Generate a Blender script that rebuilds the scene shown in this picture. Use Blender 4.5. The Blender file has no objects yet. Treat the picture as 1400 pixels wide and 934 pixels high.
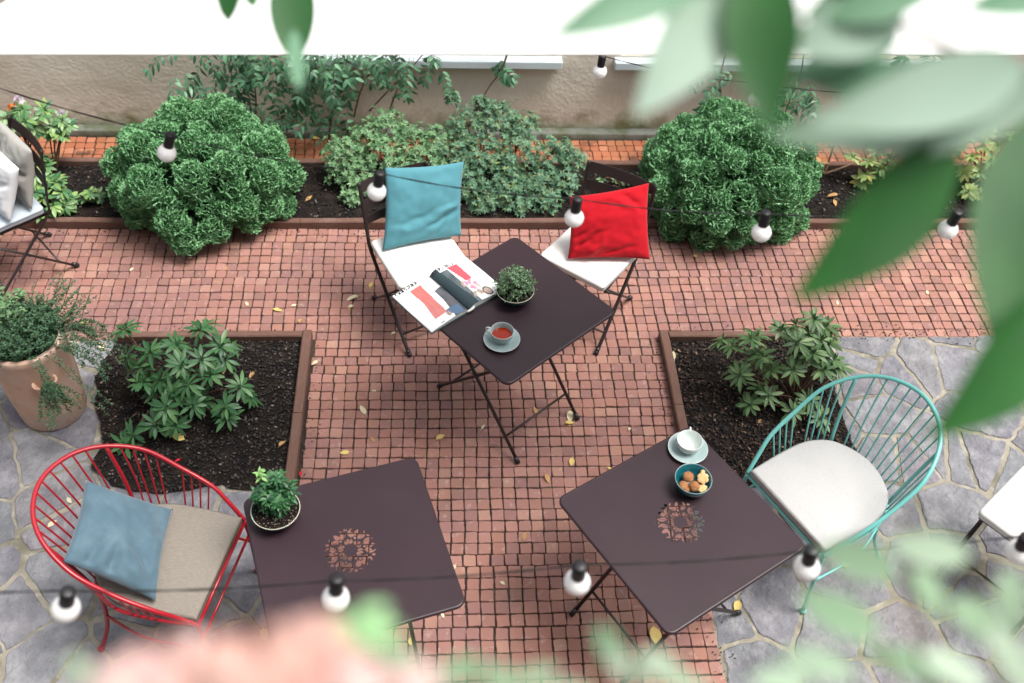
import bpy, bmesh, math, random
from mathutils import Vector as V, Matrix, noise as mn
random.seed(7)
PI = math.pi
SC = bpy.context.scene
COL = SC.collection
U = random.uniform

# ------------------------------------------------------------------ camera
CF = V((0.06199, 0.67709, -0.73328)).normalized()
CR = V((0.99805, -0.04633, 0.04159)); CR = (CR - CF * CR.dot(CF)).normalized()
CU = CR.cross(CF)
CH = 4.153
FPX = 1392.6
CAM = V((0, 0, CH))

def ray(px, py):
    return CF + CR * ((px - 700) / FPX) - CU * ((py - 467) / FPX)
def at(px, py, z=0.0):
    """where the sight line through a place seen in the photograph meets height z"""
    d = ray(px, py)
    return CAM + d * ((z - CH) / d.z)
def atd(px, py, dep):
    return CAM + ray(px, py) * dep
def aty(px, py, y):
    d = ray(px, py)
    return CAM + d * (y / d.y)

cd = bpy.data.cameras.new('camera')
cam = bpy.data.objects.new('camera', cd); COL.objects.link(cam)
m3 = Matrix((CR, CU, -CF)).transposed()
cam.matrix_world = Matrix.Translation(CAM) @ m3.to_4x4()
cd.sensor_width = 36; cd.lens = FPX / 1400 * 36
cd.clip_start = 0.02; cd.clip_end = 500
cd.dof.use_dof = True; cd.dof.focus_distance = 4.8; cd.dof.aperture_fstop = 2.1
SC.camera = cam

# ------------------------------------------------------------------ materials
def lin(c):
    if isinstance(c, str):
        c = [int(c[i:i + 2], 16) / 255 for i in (0, 2, 4)]
        return [x / 12.92 if x <= .04045 else ((x + .055) / 1.055) ** 2.4 for x in c] + [1]
    return list(c)[:3] + [1]

def mat(name, color, rough=.6, spec=.5, var=None, mix=None, mix2=None, bump=None, bump2=None, trans=0, metal=0, coat=0, weave=None, wood=None, sheen=0, attr=None, gradz=None):
    m = bpy.data.materials.new(name); m.use_nodes = True
    nt = m.node_tree; N = nt.nodes; L = nt.links
    b = N['Principled BSDF']
    b.inputs['Roughness'].default_value = rough
    b.inputs['Specular IOR Level'].default_value = spec
    b.inputs['Metallic'].default_value = metal
    if coat: b.inputs['Coat Weight'].default_value = coat; b.inputs['Coat Roughness'].default_value = .15
    if sheen: b.inputs['Sheen Weight'].default_value = sheen
    tc = N.new('ShaderNodeTexCoord')
    co = tc.outputs['Object']
    if var:
        g = N.new('ShaderNodeNewGeometry'); r = N.new('ShaderNodeValToRGB')
        e = r.color_ramp.elements
        while len(e) < len(var): e.new(.5)
        for i, c in enumerate(var):
            e[i].position = i / (len(var) - 1); e[i].color = lin(c)
        L.new(g.outputs['Random Per Island'], r.inputs[0]); out = r.outputs[0]
    elif attr:
        a = N.new('ShaderNodeAttribute'); a.attribute_name = attr; out = a.outputs['Color']
    else:
        rg = N.new('ShaderNodeRGB'); rg.outputs[0].default_value = lin(color); out = rg.outputs[0]
    for mx in (mix, mix2):
        if not mx: continue
        c2, sc, lo, hi, amt = mx[:5]
        n = N.new('ShaderNodeTexNoise'); n.inputs['Scale'].default_value = sc; n.inputs['Detail'].default_value = 6; n.inputs['Roughness'].default_value = .6
        if len(mx) > 5:
            mp = N.new('ShaderNodeMapping'); mp.inputs['Scale'].default_value = mx[5]; L.new(co, mp.inputs[0]); L.new(mp.outputs[0], n.inputs['Vector'])
        else: L.new(co, n.inputs['Vector'])
        mr = N.new('ShaderNodeMapRange'); mr.inputs[1].default_value = lo; mr.inputs[2].default_value = hi; mr.inputs[4].default_value = amt
        L.new(n.outputs['Fac'], mr.inputs[0])
        x = N.new('ShaderNodeMix'); x.data_type = 'RGBA'
        L.new(mr.outputs[0], x.inputs[0]); L.new(out, x.inputs[6]); x.inputs[7].default_value = lin(c2)
        out = x.outputs[2]
    if gradz:      # a stain that clings to the foot of a wall: colour, height where it ends
        c2, h0, h1, sc = gradz
        sp = N.new('ShaderNodeSeparateXYZ'); L.new(co, sp.inputs[0])
        n = N.new('ShaderNodeTexNoise'); n.inputs['Scale'].default_value = sc; n.inputs['Detail'].default_value = 5
        L.new(co, n.inputs['Vector'])
        ad = N.new('ShaderNodeMath'); ad.operation = 'MULTIPLY_ADD'; ad.inputs[1].default_value = -.38; L.new(n.outputs['Fac'], ad.inputs[0]); L.new(sp.outputs[2], ad.inputs[2])
        a2 = N.new('ShaderNodeMath'); a2.operation = 'ADD'; a2.inputs[1].default_value = .19; L.new(ad.outputs[0], a2.inputs[0])
        mr = N.new('ShaderNodeMapRange'); mr.inputs[1].default_value = h0; mr.inputs[2].default_value = h1; mr.inputs[3].default_value = .85; mr.inputs[4].default_value = 0
        L.new(a2.outputs[0], mr.inputs[0])
        x = N.new('ShaderNodeMix'); x.data_type = 'RGBA'
        L.new(mr.outputs[0], x.inputs[0]); L.new(out, x.inputs[6]); x.inputs[7].default_value = lin(c2); out = x.outputs[2]
    hgt = None
    if weave:
        sc, amt, c2 = weave
        w1 = N.new('ShaderNodeTexChecker'); w1.inputs['Scale'].default_value = sc
        L.new(tc.outputs['UV'], w1.inputs['Vector'])
        x = N.new('ShaderNodeMix'); x.data_type = 'RGBA'
        ml = N.new('ShaderNodeMath'); ml.operation = 'MULTIPLY'; ml.inputs[1].default_value = amt; L.new(w1.outputs['Fac'], ml.inputs[0])
        L.new(ml.outputs[0], x.inputs[0]); L.new(out, x.inputs[6]); x.inputs[7].default_value = lin(c2); out = x.outputs[2]
    if wood:
        n = N.new('ShaderNodeTexNoise'); n.inputs['Scale'].default_value = 18; n.inputs['Detail'].default_value = 5
        mp = N.new('ShaderNodeMapping'); mp.inputs['Scale'].default_value = wood[1]; L.new(co, mp.inputs[0]); L.new(mp.outputs[0], n.inputs['Vector'])
        x = N.new('ShaderNodeMix'); x.data_type = 'RGBA'; L.new(n.outputs['Fac'], x.inputs[0]); L.new(out, x.inputs[6]); x.inputs[7].default_value = lin(wood[0]); out = x.outputs[2]
    L.new(out, b.inputs['Base Color'])
    prev = None
    for bp in (bump, bump2):
        if not bp: continue
        n = N.new('ShaderNodeTexNoise'); n.inputs['Scale'].default_value = bp[0]; n.inputs['Detail'].default_value = 5
        if len(bp) > 3:
            mp = N.new('ShaderNodeMapping'); mp.inputs['Scale'].default_value = bp[3]; L.new(co, mp.inputs[0]); L.new(mp.outputs[0], n.inputs['Vector'])
        else: L.new(co, n.inputs['Vector'])
        bm = N.new('ShaderNodeBump'); bm.inputs['Strength'].default_value = bp[1]; bm.inputs['Distance'].default_value = bp[2]
        L.new(n.outputs['Fac'], bm.inputs['Height'])
        if prev: L.new(prev, bm.inputs['Normal'])
        prev = bm.outputs[0]
    if prev: L.new(prev, b.inputs['Normal'])
    if trans:
        t = N.new('ShaderNodeBsdfTranslucent'); L.new(out, t.inputs[0])
        ms = N.new('ShaderNodeMixShader'); ms.inputs[0].default_value = trans
        L.new(b.outputs[0], ms.inputs[1]); L.new(t.outputs[0], ms.inputs[2])
        L.new(ms.outputs[0], N['Material Output'].inputs[0])
    return m

M = {}
M['brick'] = mat('brick_paver', (.3, .15, .12), .75, .3, var=[(.28, .138, .110), (.335, .165, .132), (.305, .148, .118), (.355, .182, .15), (.29, .147, .125), (.255, .132, .118), (.385, .215, .165), (.32, .16, .12), (.23, .125, .105)],
                 mix=((.17, .095, .098), .9, .44, .64, .55), mix2=((.50, .39, .36), 26, .58, .74, .5), bump=(90, .45, .006), bump2=(300, .3, .002))
M['brickorange'] = mat('orange_paver', (.3, .15, .12), .8, .3, var=[(.30, .10, .05), (.42, .16, .085), (.36, .125, .065), (.46, .19, .11)],
                 mix=((.07, .045, .03), 5, .56, .66, .8), mix2=((.22, .15, .06), 3, .5, .7, .45), bump=(120, .35, .004))
M['joint'] = mat('joint_soil', (.040, .028, .024), .95, .1, mix=((.10, .08, .06), 5, .5, .7, .7), bump=(150, .6, .006))
M['stone'] = mat('flagstone', (.3, .3, .36), .7, .35, var=[(.12, .125, .145), (.20, .20, .222), (.16, .157, .185), (.25, .25, .27), (.15, .16, .175), (.21, .19, .215), (.175, .18, .195), (.23, .215, .225)],
                 mix=((.34, .335, .35), 9, .46, .70, .7), mix2=((.08, .078, .095), 5, .46, .68, .6), bump=(26, .9, .02), bump2=(110, .6, .006))
M['mortar'] = mat('mortar', (.29, .265, .215), .95, .1, mix=((.13, .125, .095), 4, .42, .62, .85), mix2=((.46, .43, .36), 14, .5, .7, .6), bump=(60, .5, .008))
M['soil'] = mat('soil', (.012, .010, .010), .95, .15, mix=((.03, .022, .017), 12, .45, .65, .8), bump=(45, 1, .03))
blk = [(.006, .0055, .0058), (.009, .008, .008), (.014, .012, .012), (.010, .009, .0095), (.020, .016, .014), (.012, .010, .010)]
M['mulch'] = mat('mulch', (.03, .02, .015), .7, .4, var=blk + [(.035, .025, .02), (.03, .022, .018), (.06, .045, .035), (.022, .016, .014), (.05, .04, .035), (.22, .18, .16)])
M['mulchbrown'] = mat('brown_mulch', (.03, .02, .015), .75, .35, var=(blk + [(.030, .018, .013), (.05, .030, .020), (.040, .024, .018), (.06, .036, .025)]) * 2 + [(.09, .055, .04), (.13, .08, .055), (.20, .13, .095)])
M['ground'] = mat('ground', (.08, .075, .06), .95, .1, mix=((.04, .05, .03), 1.5, .4, .6, .8), bump=(30, .6, .03))
M['timber'] = mat('timber', (.19, .105, .08), .8, .25, wood=((.09, .05, .04), (1, 9, 9)), mix=((.30, .21, .17), 6, .5, .7, .5), bump=(30, .5, .004, (1, 12, 12)))
M['timberY'] = mat('timber_across', (.19, .105, .08), .8, .25, wood=((.09, .05, .04), (9, 1, 9)), mix=((.30, .21, .17), 6, .5, .7, .5), bump=(30, .5, .004, (12, 1, 12)))
M['plaster'] = mat('plaster', (.73, .69, .59), .9, .2, mix=((.60, .55, .45), 1.3, .42, .64, .7), mix2=((.66, .62, .55), 4, .48, .7, .6),
                   gradz=((.17, .165, .05), .03, .17, 7), bump=(5, .2, .05), bump2=(40, .3, .010))
M['skyblock'] = mat('skyblock_plaster', (.30, .28, .25), .9, .2, mix=((.25, .23, .2), 2, .4, .6, .6))
M['kerb'] = mat('kerb_concrete', (.20, .21, .19), .9, .2, mix=((.09, .11, .05), 6, .45, .62, .8), bump=(60, .4, .006))
M['sill'] = mat('sill_paint', (.62, .71, .75), .45, .4, mix=((.46, .53, .56), 4, .5, .75, .5))
M['winframe'] = mat('window_paint', (.75, .75, .73), .4, .4)
M['glass'] = mat('window_glass', (.03, .04, .045), .06, .8)
M['canvas'] = mat('white_canvas', (.92, .92, .92), .85, .1, trans=.22, bump=(6, .1, .01))
M['rope'] = mat('rope', (.5, .48, .42), .9, .1)
M['table'] = mat('brown_powder_coat', (.027, .0145, .0195), .38, .38, mix=((.038, .022, .028), 2.2, .42, .7, .7), mix2=((.13, .11, .10), 75, .70, .76, .5), bump=(700, .08, .0005))
M['steel'] = mat('dark_brown_steel', (.022, .014, .014), .42, .5, bump=(90, .1, .001))
M['rubber'] = mat('black_rubber', (.012, .012, .013), .35, .5)
M['redpaint'] = mat('red_paint', (.32, .007, .017), .3, .45, coat=.25)
M['tealpaint'] = mat('teal_paint', (.14, .46, .43), .35, .5, coat=.3)
M['whitepad'] = mat('white_pad_cloth', (.78, .77, .74), .9, .1, bump=(260, .3, .002), bump2=(7, .35, .02))
M['offwhite'] = mat('speckled_pad_cloth', (.45, .45, .45), .9, .1, mix=((.34, .34, .335), 150, .5, .7, .5), bump=(300, .3, .002), bump2=(5, .3, .02))
M['taupe'] = mat('taupe_pad_cloth', (.25, .225, .195), .9, .1, mix=((.185, .165, .145), 45, .42, .6, .8, (1, 14, 14)), bump=(120, .35, .003, (1, 10, 10)), bump2=(5, .3, .02))
M['greyblue'] = mat('pale_blue_pad_cloth', (.42, .48, .54), .9, .1, bump=(200, .3, .002), bump2=(6, .3, .02))
M['blue'] = mat('woven_blue_cloth', (.062, .225, .275), .85, .15, weave=(88, .55, (.135, .325, .375)), bump=(300, .2, .002), sheen=.15)
M['red'] = mat('red_cloth', (.42, .005, .013), .85, .15, bump=(240, .25, .002), sheen=.1)
M['slate'] = mat('slate_blue_velvet', (.066, .120, .160), .7, .2, mix=((.10, .165, .21), 7, .45, .65, .8), bump=(260, .2, .002), sheen=.3)
M['whitecloth'] = mat('white_cushion_cloth', (.60, .61, .63), .9, .1, bump=(200, .2, .002))
M['greycloth'] = mat('grey_cushion_cloth', (.33, .325, .305), .9, .1, bump=(200, .2, .002))
M['ceramic'] = mat('grey_blue_glaze', (.33, .42, .42), .22, .5, mix=((.26, .36, .37), 22, .45, .65, .7))
M['ceramicpale'] = mat('pale_glaze', (.62, .68, .66), .18, .5)
M['tealbowl'] = mat('teal_glaze', (.008, .10, .125), .18, .5)
M['rim'] = mat('glaze_rim', (.55, .52, .42), .3, .5)
M['darkbowl'] = mat('dark_teal_glaze', (.010, .045, .055), .25, .5)
M['tea'] = mat('tea', (.30, .022, .004), .04, .4)
M['potsoil'] = mat('potting_soil', (.012, .009, .008), .95, .1, bump=(120, 1, .01))
M['bead'] = mat('pot_grit', (.3, .22, .18), .8, .2, var=[(.02, .015, .012), (.06, .04, .03), (.30, .25, .2), (.03, .02, .018)])
M['biscuit'] = mat('walnut_biscuit', (.30, .125, .05), .7, .25, mix=((.50, .27, .12), 35, .5, .68, .7), bump=(160, .8, .004))
M['shortbread'] = mat('shortbread', (.66, .46, .22), .75, .2, mix=((.50, .28, .10), 40, .5, .75, .5), bump=(200, .5, .002))
M['terracotta'] = mat('terracotta', (.62, .39, .285), .85, .2, mix=((.64, .52, .45), 4, .42, .62, .75), mix2=((.36, .19, .12), 12, .55, .72, .5), bump=(60, .3, .004))
M['socket'] = mat('black_socket', (.010, .010, .012), .45, .4)
M['bulb'] = mat('opal_glass_bulb', (.95, .93, .91), .22, .5)
_b = M['bulb'].node_tree.nodes['Principled BSDF']; _b.inputs['Subsurface Weight'].default_value = 1; _b.inputs['Subsurface Radius'].default_value = (1, .97, .93); _b.inputs['Subsurface Scale'].default_value = .05
M['cable'] = mat('black_cable', (.012, .012, .013), .6, .3)
M['bark'] = mat('twig_bark', (.11, .065, .045), .85, .2, bump=(80, .5, .004))
M['palebark'] = mat('pale_twig_bark', (.30, .20, .13), .85, .2, bump=(80, .5, .004))
M['herbstem'] = mat('herb_stem', (.12, .10, .05), .8, .2)
M['conifer'] = mat('conifer_spray', (.05, .2, .08), .6, .3, var=[(.085, .225, .095), (.125, .30, .13), (.175, .385, .18), (.25, .48, .25), (.15, .335, .155)], trans=.2)
M['conifershade'] = mat('conifer_gap_shade', (.010, .030, .014), .9, .1)  # near-black filler that paints shade into the gaps between the sprays
M['azalea'] = mat('azalea_leaf', (.06, .17, .08), .5, .35, var=[(.055, .15, .06), (.10, .225, .095), (.155, .31, .145), (.22, .39, .20), (.08, .185, .08), (.30, .43, .21)], trans=.2)
M['azaleaB'] = mat('azalea_bluish_leaf', (.06, .17, .08), .5, .35, var=[(.042, .115, .065), (.075, .175, .10), (.115, .25, .145), (.165, .31, .19), (.06, .14, .08), (.26, .33, .12)], trans=.2)
M['rhodo'] = mat('rhododendron_leaf', (.04, .11, .05), .38, .35, var=[(.024, .085, .032), (.042, .13, .048), (.070, .18, .068), (.050, .145, .055), (.13, .26, .10)], trans=.15)
M['rhodoolive'] = mat('olive_rhododendron_leaf', (.04, .11, .05), .38, .35, var=[(.050, .105, .042), (.080, .16, .065), (.13, .23, .095), (.095, .18, .075), (.20, .30, .12)], trans=.15)
M['rhodolight'] = mat('fresh_rhododendron_leaf', (.1, .22, .08), .4, .5, var=[(.045, .14, .07), (.10, .235, .09), (.16, .32, .11), (.28, .42, .14), (.07, .18, .085)], trans=.15)
M['rhodopale'] = mat('yellowish_leaf', (.3, .4, .15), .45, .4, var=[(.18, .30, .10), (.32, .44, .16), (.45, .52, .20), (.24, .38, .15), (.5, .42, .12)], trans=.2)
M['wisteria'] = mat('wisteria_leaf', (.04, .13, .08), .4, .5, var=[(.035, .10, .055), (.06, .16, .085), (.09, .23, .125), (.17, .35, .20), (.05, .14, .08)], trans=.2)
M['thyme'] = mat('thyme_leaf', (.1, .2, .1), .6, .3, var=[(.10, .20, .10), (.18, .31, .17), (.27, .42, .25), (.37, .52, .33)], trans=.2)
M['herb'] = mat('trailing_herb_leaf', (.05, .12, .06), .6, .3, var=[(.035, .085, .045), (.06, .135, .07), (.09, .19, .095)], trans=.12)
M['sage'] = mat('sage_leaf', (.15, .26, .13), .7, .2, var=[(.08, .18, .085), (.14, .26, .12), (.20, .33, .17)], trans=.15)
M['basil'] = mat('dark_pot_leaf', (.03, .1, .04), .4, .4, var=[(.012, .055, .022), (.022, .09, .035), (.040, .135, .05), (.065, .18, .06)], trans=.12)
M['limeleaf'] = mat('lime_leaf', (.25, .45, .15), .5, .4, trans=.2)
M['petal'] = mat('pale_petal', (.75, .66, .76), .6, .2, trans=.25)
M['petalorange'] = mat('wilted_petal', (.55, .20, .06), .7, .2, trans=.2)
M['pinkpetal'] = mat('pink_petal', (.72, .33, .29), .6, .2, var=[(.62, .34, .28), (.70, .44, .38), (.76, .54, .49), (.64, .38, .31)], trans=.25)
M['palepetal'] = mat('blush_petal', (.8, .6, .58), .6, .2, var=[(.82, .58, .56), (.80, .66, .62), (.76, .48, .45)], trans=.25)
M['paleleaf'] = mat('silvery_leaf', (.42, .58, .42), .6, .3, var=[(.26, .40, .26), (.38, .51, .37), (.20, .34, .20), (.45, .57, .44)], trans=.25)
M['brightleaf'] = mat('young_leaf', (.38, .66, .34), .6, .3, trans=.25)
M['bigleaf'] = mat('laurel_leaf', (.035, .14, .04), .5, .25, var=[(.016, .082, .022), (.026, .105, .026)], mix=((.035, .15, .03), 9, .45, .65, .7), trans=.25)
M['bigleafsheen'] = mat('sky_sheen_laurel_leaf', (.42, .54, .48), .5, .3, var=[(.30, .44, .34), (.40, .52, .44)], mix=((.20, .35, .22), 7, .45, .7, .6), trans=.35)  # pale tone paints the sky's reflection onto some of the laurel leaves
M['bigleafmid'] = mat('dull_laurel_leaf', (.16, .32, .20), .45, .4, trans=.3)
M['fallyellow'] = mat('fallen_yellow_leaf', (.62, .48, .17), .7, .2, mix=((.50, .30, .10), 40, .5, .7, .5), trans=.1)
M['fallpale'] = mat('fallen_pale_leaf', (.66, .60, .42), .7, .2, mix=((.5, .42, .2), 40, .5, .7, .5), trans=.1)
M['fallbrown'] = mat('fallen_tan_leaf', (.46, .27, .12), .7, .2, mix=((.3, .15, .06), 40, .5, .7, .5), trans=.1)
M['fallred'] = mat('fallen_red_petal', (.55, .02, .04), .7, .2)
M['page'] = mat('printed_page', (.8, .8, .8), .35, .4, attr='Col')
M['paper'] = mat('paper_edge', (.62, .66, .66), .7, .2, bump=(400, .5, .001, (1, 1, 20)))
M['cover'] = mat('dark_cover', (.03, .06, .065), .35, .4)
M['boxwood'] = mat('window_box', (.2, .2, .19), .7, .2, mix=((.14, .14, .13), 5, .4, .6, .5))
M['string'] = mat('pad_tie', (.5, .45, .34), .9, .1)

# ------------------------------------------------------------------ mesh builder
class MB:
    def __init__(s): s.v = []; s.f = []
    def add(s, vs, fs):
        o = len(s.v); s.v += [V(p) for p in vs]; s.f += [tuple(i + o for i in f) for f in fs]
    def shift(s, d):
        d = V(d); s.v = [p + d for p in s.v]; return s
    def xf(s, mtx):
        s.v = [mtx @ p for p in s.v]; return s
    def box(s, lo, hi):
        x0, y0, z0 = lo; x1, y1, z1 = hi
        s.add([(x0, y0, z0), (x1, y0, z0), (x1, y1, z0), (x0, y1, z0), (x0, y0, z1), (x1, y0, z1), (x1, y1, z1), (x0, y1, z1)],
              [(0, 3, 2, 1), (4, 5, 6, 7), (0, 1, 5, 4), (1, 2, 6, 5), (2, 3, 7, 6), (3, 0, 4, 7)])
    def tube(s, pts, r, n=8, closed=False, cap=True, flat=1.0, up=None):
        pts = [V(p) for p in pts]; k = len(pts)
        rr = r if hasattr(r, '__len__') else [r] * k
        vs = []; prev = None
        for i in range(k):
            if closed: t = pts[(i + 1) % k] - pts[i - 1]
            else: t = pts[min(i + 1, k - 1)] - pts[max(i - 1, 0)]
            t = t.normalized() if t.length > 1e-9 else V((0, 0, 1))
            if prev is None:
                a = V(up) if up else (V((0, 0, 1)) if abs(t.z) < .9 else V((1, 0, 0)))
                nx = (a - t * a.dot(t)).normalized()
            else:
                nx = prev - t * prev.dot(t)
                nx = nx.normalized() if nx.length > 1e-9 else prev
            prev = nx; ny = t.cross(nx)
            for j in range(n):
                q = 2 * PI * j / n
                vs.append(pts[i] + nx * (math.cos(q) * rr[i] * flat) + ny * (math.sin(q) * rr[i]))
        fs = []
        for i in range(k if closed else k - 1):
            a = i * n; b = ((i + 1) % k) * n
            for j in range(n): fs.append((a + j, a + (j + 1) % n, b + (j + 1) % n, b + j))
        if cap and not closed:
            fs.append(tuple(range(n - 1, -1, -1))); fs.append(tuple((k - 1) * n + j for j in range(n)))
        s.add(vs, fs)
    def lathe(s, prof, n=40, c=(0, 0, 0)):
        vs = []; c = V(c)
        for r, z in prof:
            for j in range(n):
                q = 2 * PI * j / n; vs.append(c + V((r * math.cos(q), r * math.sin(q), z)))
        fs = []
        for i in range(len(prof) - 1):
            for j in range(n): fs.append((i * n + j, i * n + (j + 1) % n, (i + 1) * n + (j + 1) % n, (i + 1) * n + j))
        s.add(vs, fs)
    def ball(s, c, r, n=10, m=6, sc=(1, 1, 1)):
        c = V(c); vs = [c + V((0, 0, r * sc[2]))]
        for i in range(1, m):
            p = PI * i / m
            for j in range(n):
                q = 2 * PI * j / n
                vs.append(c + V((r * sc[0] * math.sin(p) * math.cos(q), r * sc[1] * math.sin(p) * math.sin(q), r * sc[2] * math.cos(p))))
        vs.append(c - V((0, 0, r * sc[2]))); fs = []
        for j in range(n): fs.append((0, 1 + j, 1 + (j + 1) % n))
        for i in range(m - 2):
            for j in range(n): fs.append((1 + i * n + j, 1 + (i + 1) * n + j, 1 + (i + 1) * n + (j + 1) % n, 1 + i * n + (j + 1) % n))
        e = len(vs) - 1
        for j in range(n): fs.append((e, 1 + (m - 2) * n + (j + 1) % n, 1 + (m - 2) * n + j))
        s.add(vs, fs)
    def leaf(s, base, d, nrm, L, W, bend=.2, fold=.15, seg=3, tip=.8, wav=0, pw=.85):
        """a leaf blade: base point, direction, upward normal, length, width"""
        base = V(base); d = V(d).normalized(); nrm = V(nrm); nrm = nrm - d * nrm.dot(d)
        nrm = nrm.normalized() if nrm.length > 1e-6 else d.orthogonal().normalized()
        sd = d.cross(nrm); vs = []; fs = []
        vs.append(base)
        for i in range(1, seg + 1):
            t = i / (seg + 1)
            w = W * .5 * math.sin(PI * t ** tip) ** pw
            c = base + d * (L * t) - nrm * (bend * L * t * t)
            k = wav * math.sin(t * 9) * W
            vs += [c + sd * w + nrm * (fold * w + k), c, c - sd * w + nrm * (fold * w - k)]
        vs.append(base + d * L - nrm * (bend * L))
        fs += [(0, 2, 1), (0, 3, 2)]
        for i in range(seg - 1):
            a = 1 + i * 3; b = a + 3
            fs += [(a, a + 1, b + 1, b), (a + 1, a + 2, b + 2, b + 1)]
        a = 1 + (seg - 1) * 3; e = len(vs) - 1
        fs += [(a, a + 1, e), (a + 1, a + 2, e)]
        s.add(vs, fs)
    def sleaf(s, base, d, nrm, L, W, bend=.15):
        base = V(base); d = V(d).normalized(); nrm = V(nrm); nrm = nrm - d * nrm.dot(d)
        nrm = nrm.normalized() if nrm.length > 1e-6 else d.orthogonal().normalized()
        sd = d.cross(nrm); c = base + d * (L * .5)
        s.add([base, c + sd * W * .5, base + d * L - nrm * (bend * L), c - sd * W * .5], [(0, 3, 2, 1)])
    def build(s, name, m, parent=None, smooth=True, bevel=0, subs=0):
        me = bpy.data.meshes.new(name); me.from_pydata(s.v, [], s.f)
        if bevel:
            b = bmesh.new(); b.from_mesh(me)
            bmesh.ops.bevel(b, geom=b.edges[:], offset=bevel, segments=2, affect='EDGES', profile=.5)
            b.to_mesh(me); b.free()
        me.validate()
        if smooth: me.polygons.foreach_set('use_smooth', [True] * len(me.polygons))
        me.materials.append(m if not isinstance(m, str) else M[m])
        o = bpy.data.objects.new(name, me); COL.objects.link(o)
        if parent: o.parent = parent
        return o

def thing(name, label, cat, loc=(0, 0, 0), rz=0, group=None):
    o = bpy.data.objects.new(name, None); COL.objects.link(o)
    o.location = loc; o.rotation_euler = (0, 0, rz); o.empty_display_size = .1
    o['label'] = label; o['category'] = cat
    if group: o['group'] = group
    return o
def tag(o, label, cat, group=None):
    o['label'] = label; o['category'] = cat
    if group: o['group'] = group
    return o
def struct(o, kind='structure'):
    o['kind'] = kind; return o
def dup(root, loc, rz, label, group=None):
    """copy a thing with copies of its parts and sub-parts"""
    r = root.copy(); COL.objects.link(r); r.location = loc; r.rotation_euler = (0, 0, rz); r['label'] = label
    if group: r['group'] = group
    for ch in root.children:
        c = ch.copy(); COL.objects.link(c); c.parent = r
        for g in ch.children:
            d = g.copy(); COL.objects.link(d); d.parent = c
    return r
def spline(pts, n=6, closed=False):
    pts = [V(p) for p in pts]; k = len(pts); out = []
    rng = range(k) if closed else range(k - 1)
    for i in rng:
        if closed: p0, p1, p2, p3 = pts[i - 1], pts[i], pts[(i + 1) % k], pts[(i + 2) % k]
        else: p0, p1, p2, p3 = pts[max(i - 1, 0)], pts[i], pts[i + 1], pts[min(i + 2, k - 1)]
        for j in range(n):
            t = j / n
            out.append(.5 * ((2 * p1) + (p2 - p0) * t + (2 * p0 - 5 * p1 + 4 * p2 - p3) * t * t + (3 * p1 - p0 - 3 * p2 + p3) * t ** 3))
    if not closed: out.append(pts[-1])
    return out
def rdir(zmin=-1, zmax=1):
    z = U(zmin, zmax); a = U(0, 2 * PI); r = math.sqrt(max(0, 1 - z * z)); return V((r * math.cos(a), r * math.sin(a), z))
def jit(p, a): return V(p) + V((U(-a, a), U(-a, a), U(-a, a)))

from mathutils.geometry import delaunay_2d_cdt
def inpoly(p, o):
    x, y = p; c = False
    for i in range(len(o)):
        (ax, ay), (bx, by) = o[i], o[i - 1]
        if (ay > y) != (by > y) and x < (bx - ax) * (y - ay) / (by - ay) + ax: c = not c
    return c
def fill(outline, holes=(), extra=()):
    pts = []; eds = []
    for o in [outline] + list(holes):
        b = len(pts); k = len(o); pts += [V((p[0], p[1])) for p in o]; eds += [(b + i, b + (i + 1) % k) for i in range(k)]
    pts += [V((p[0], p[1])) for p in extra]
    vv, _, ff, *_r = delaunay_2d_cdt(pts, eds, [], 0, 1e-6)
    out = []
    for f in ff:
        c = (sum(vv[i].x for i in f) / len(f), sum(vv[i].y for i in f) / len(f))
        if inpoly(c, outline) and not any(inpoly(c, h) for h in holes):
            a, b, c2 = vv[f[0]], vv[f[1]], vv[f[2]]
            out.append(tuple(f) if (b - a).cross(c2 - a) > 0 else tuple(f)[::-1])
    return vv, out
# ------------------------------------------------------------------ setting: ground and paving
YB0, YB1 = 4.835, 5.385       # back bed, front and back edge
YW = 5.79                     # face of the wall
LX0, LX1, LY0, LY1 = -1.80, -.795, 2.87, 3.85    # left bed (inside the timber)
RX0, RX1, RY0, RY1 = 1.225, 2.10, 2.87, 3.83
g = MB(); g.add([(-60, -60, -.06), (60, -60, -.06), (60, 60, -.06), (-60, 60, -.06)], [(0, 1, 2, 3)])
struct(g.build('ground', 'ground'))
g = MB(); g.add([(-4.8, -1.2, -.0075), (5.2, -1.2, -.0075), (5.2, YW, -.0075), (-4.8, YW, -.0075)], [(0, 1, 2, 3)])
struct(g.build('paving_bed', 'joint'))

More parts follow.
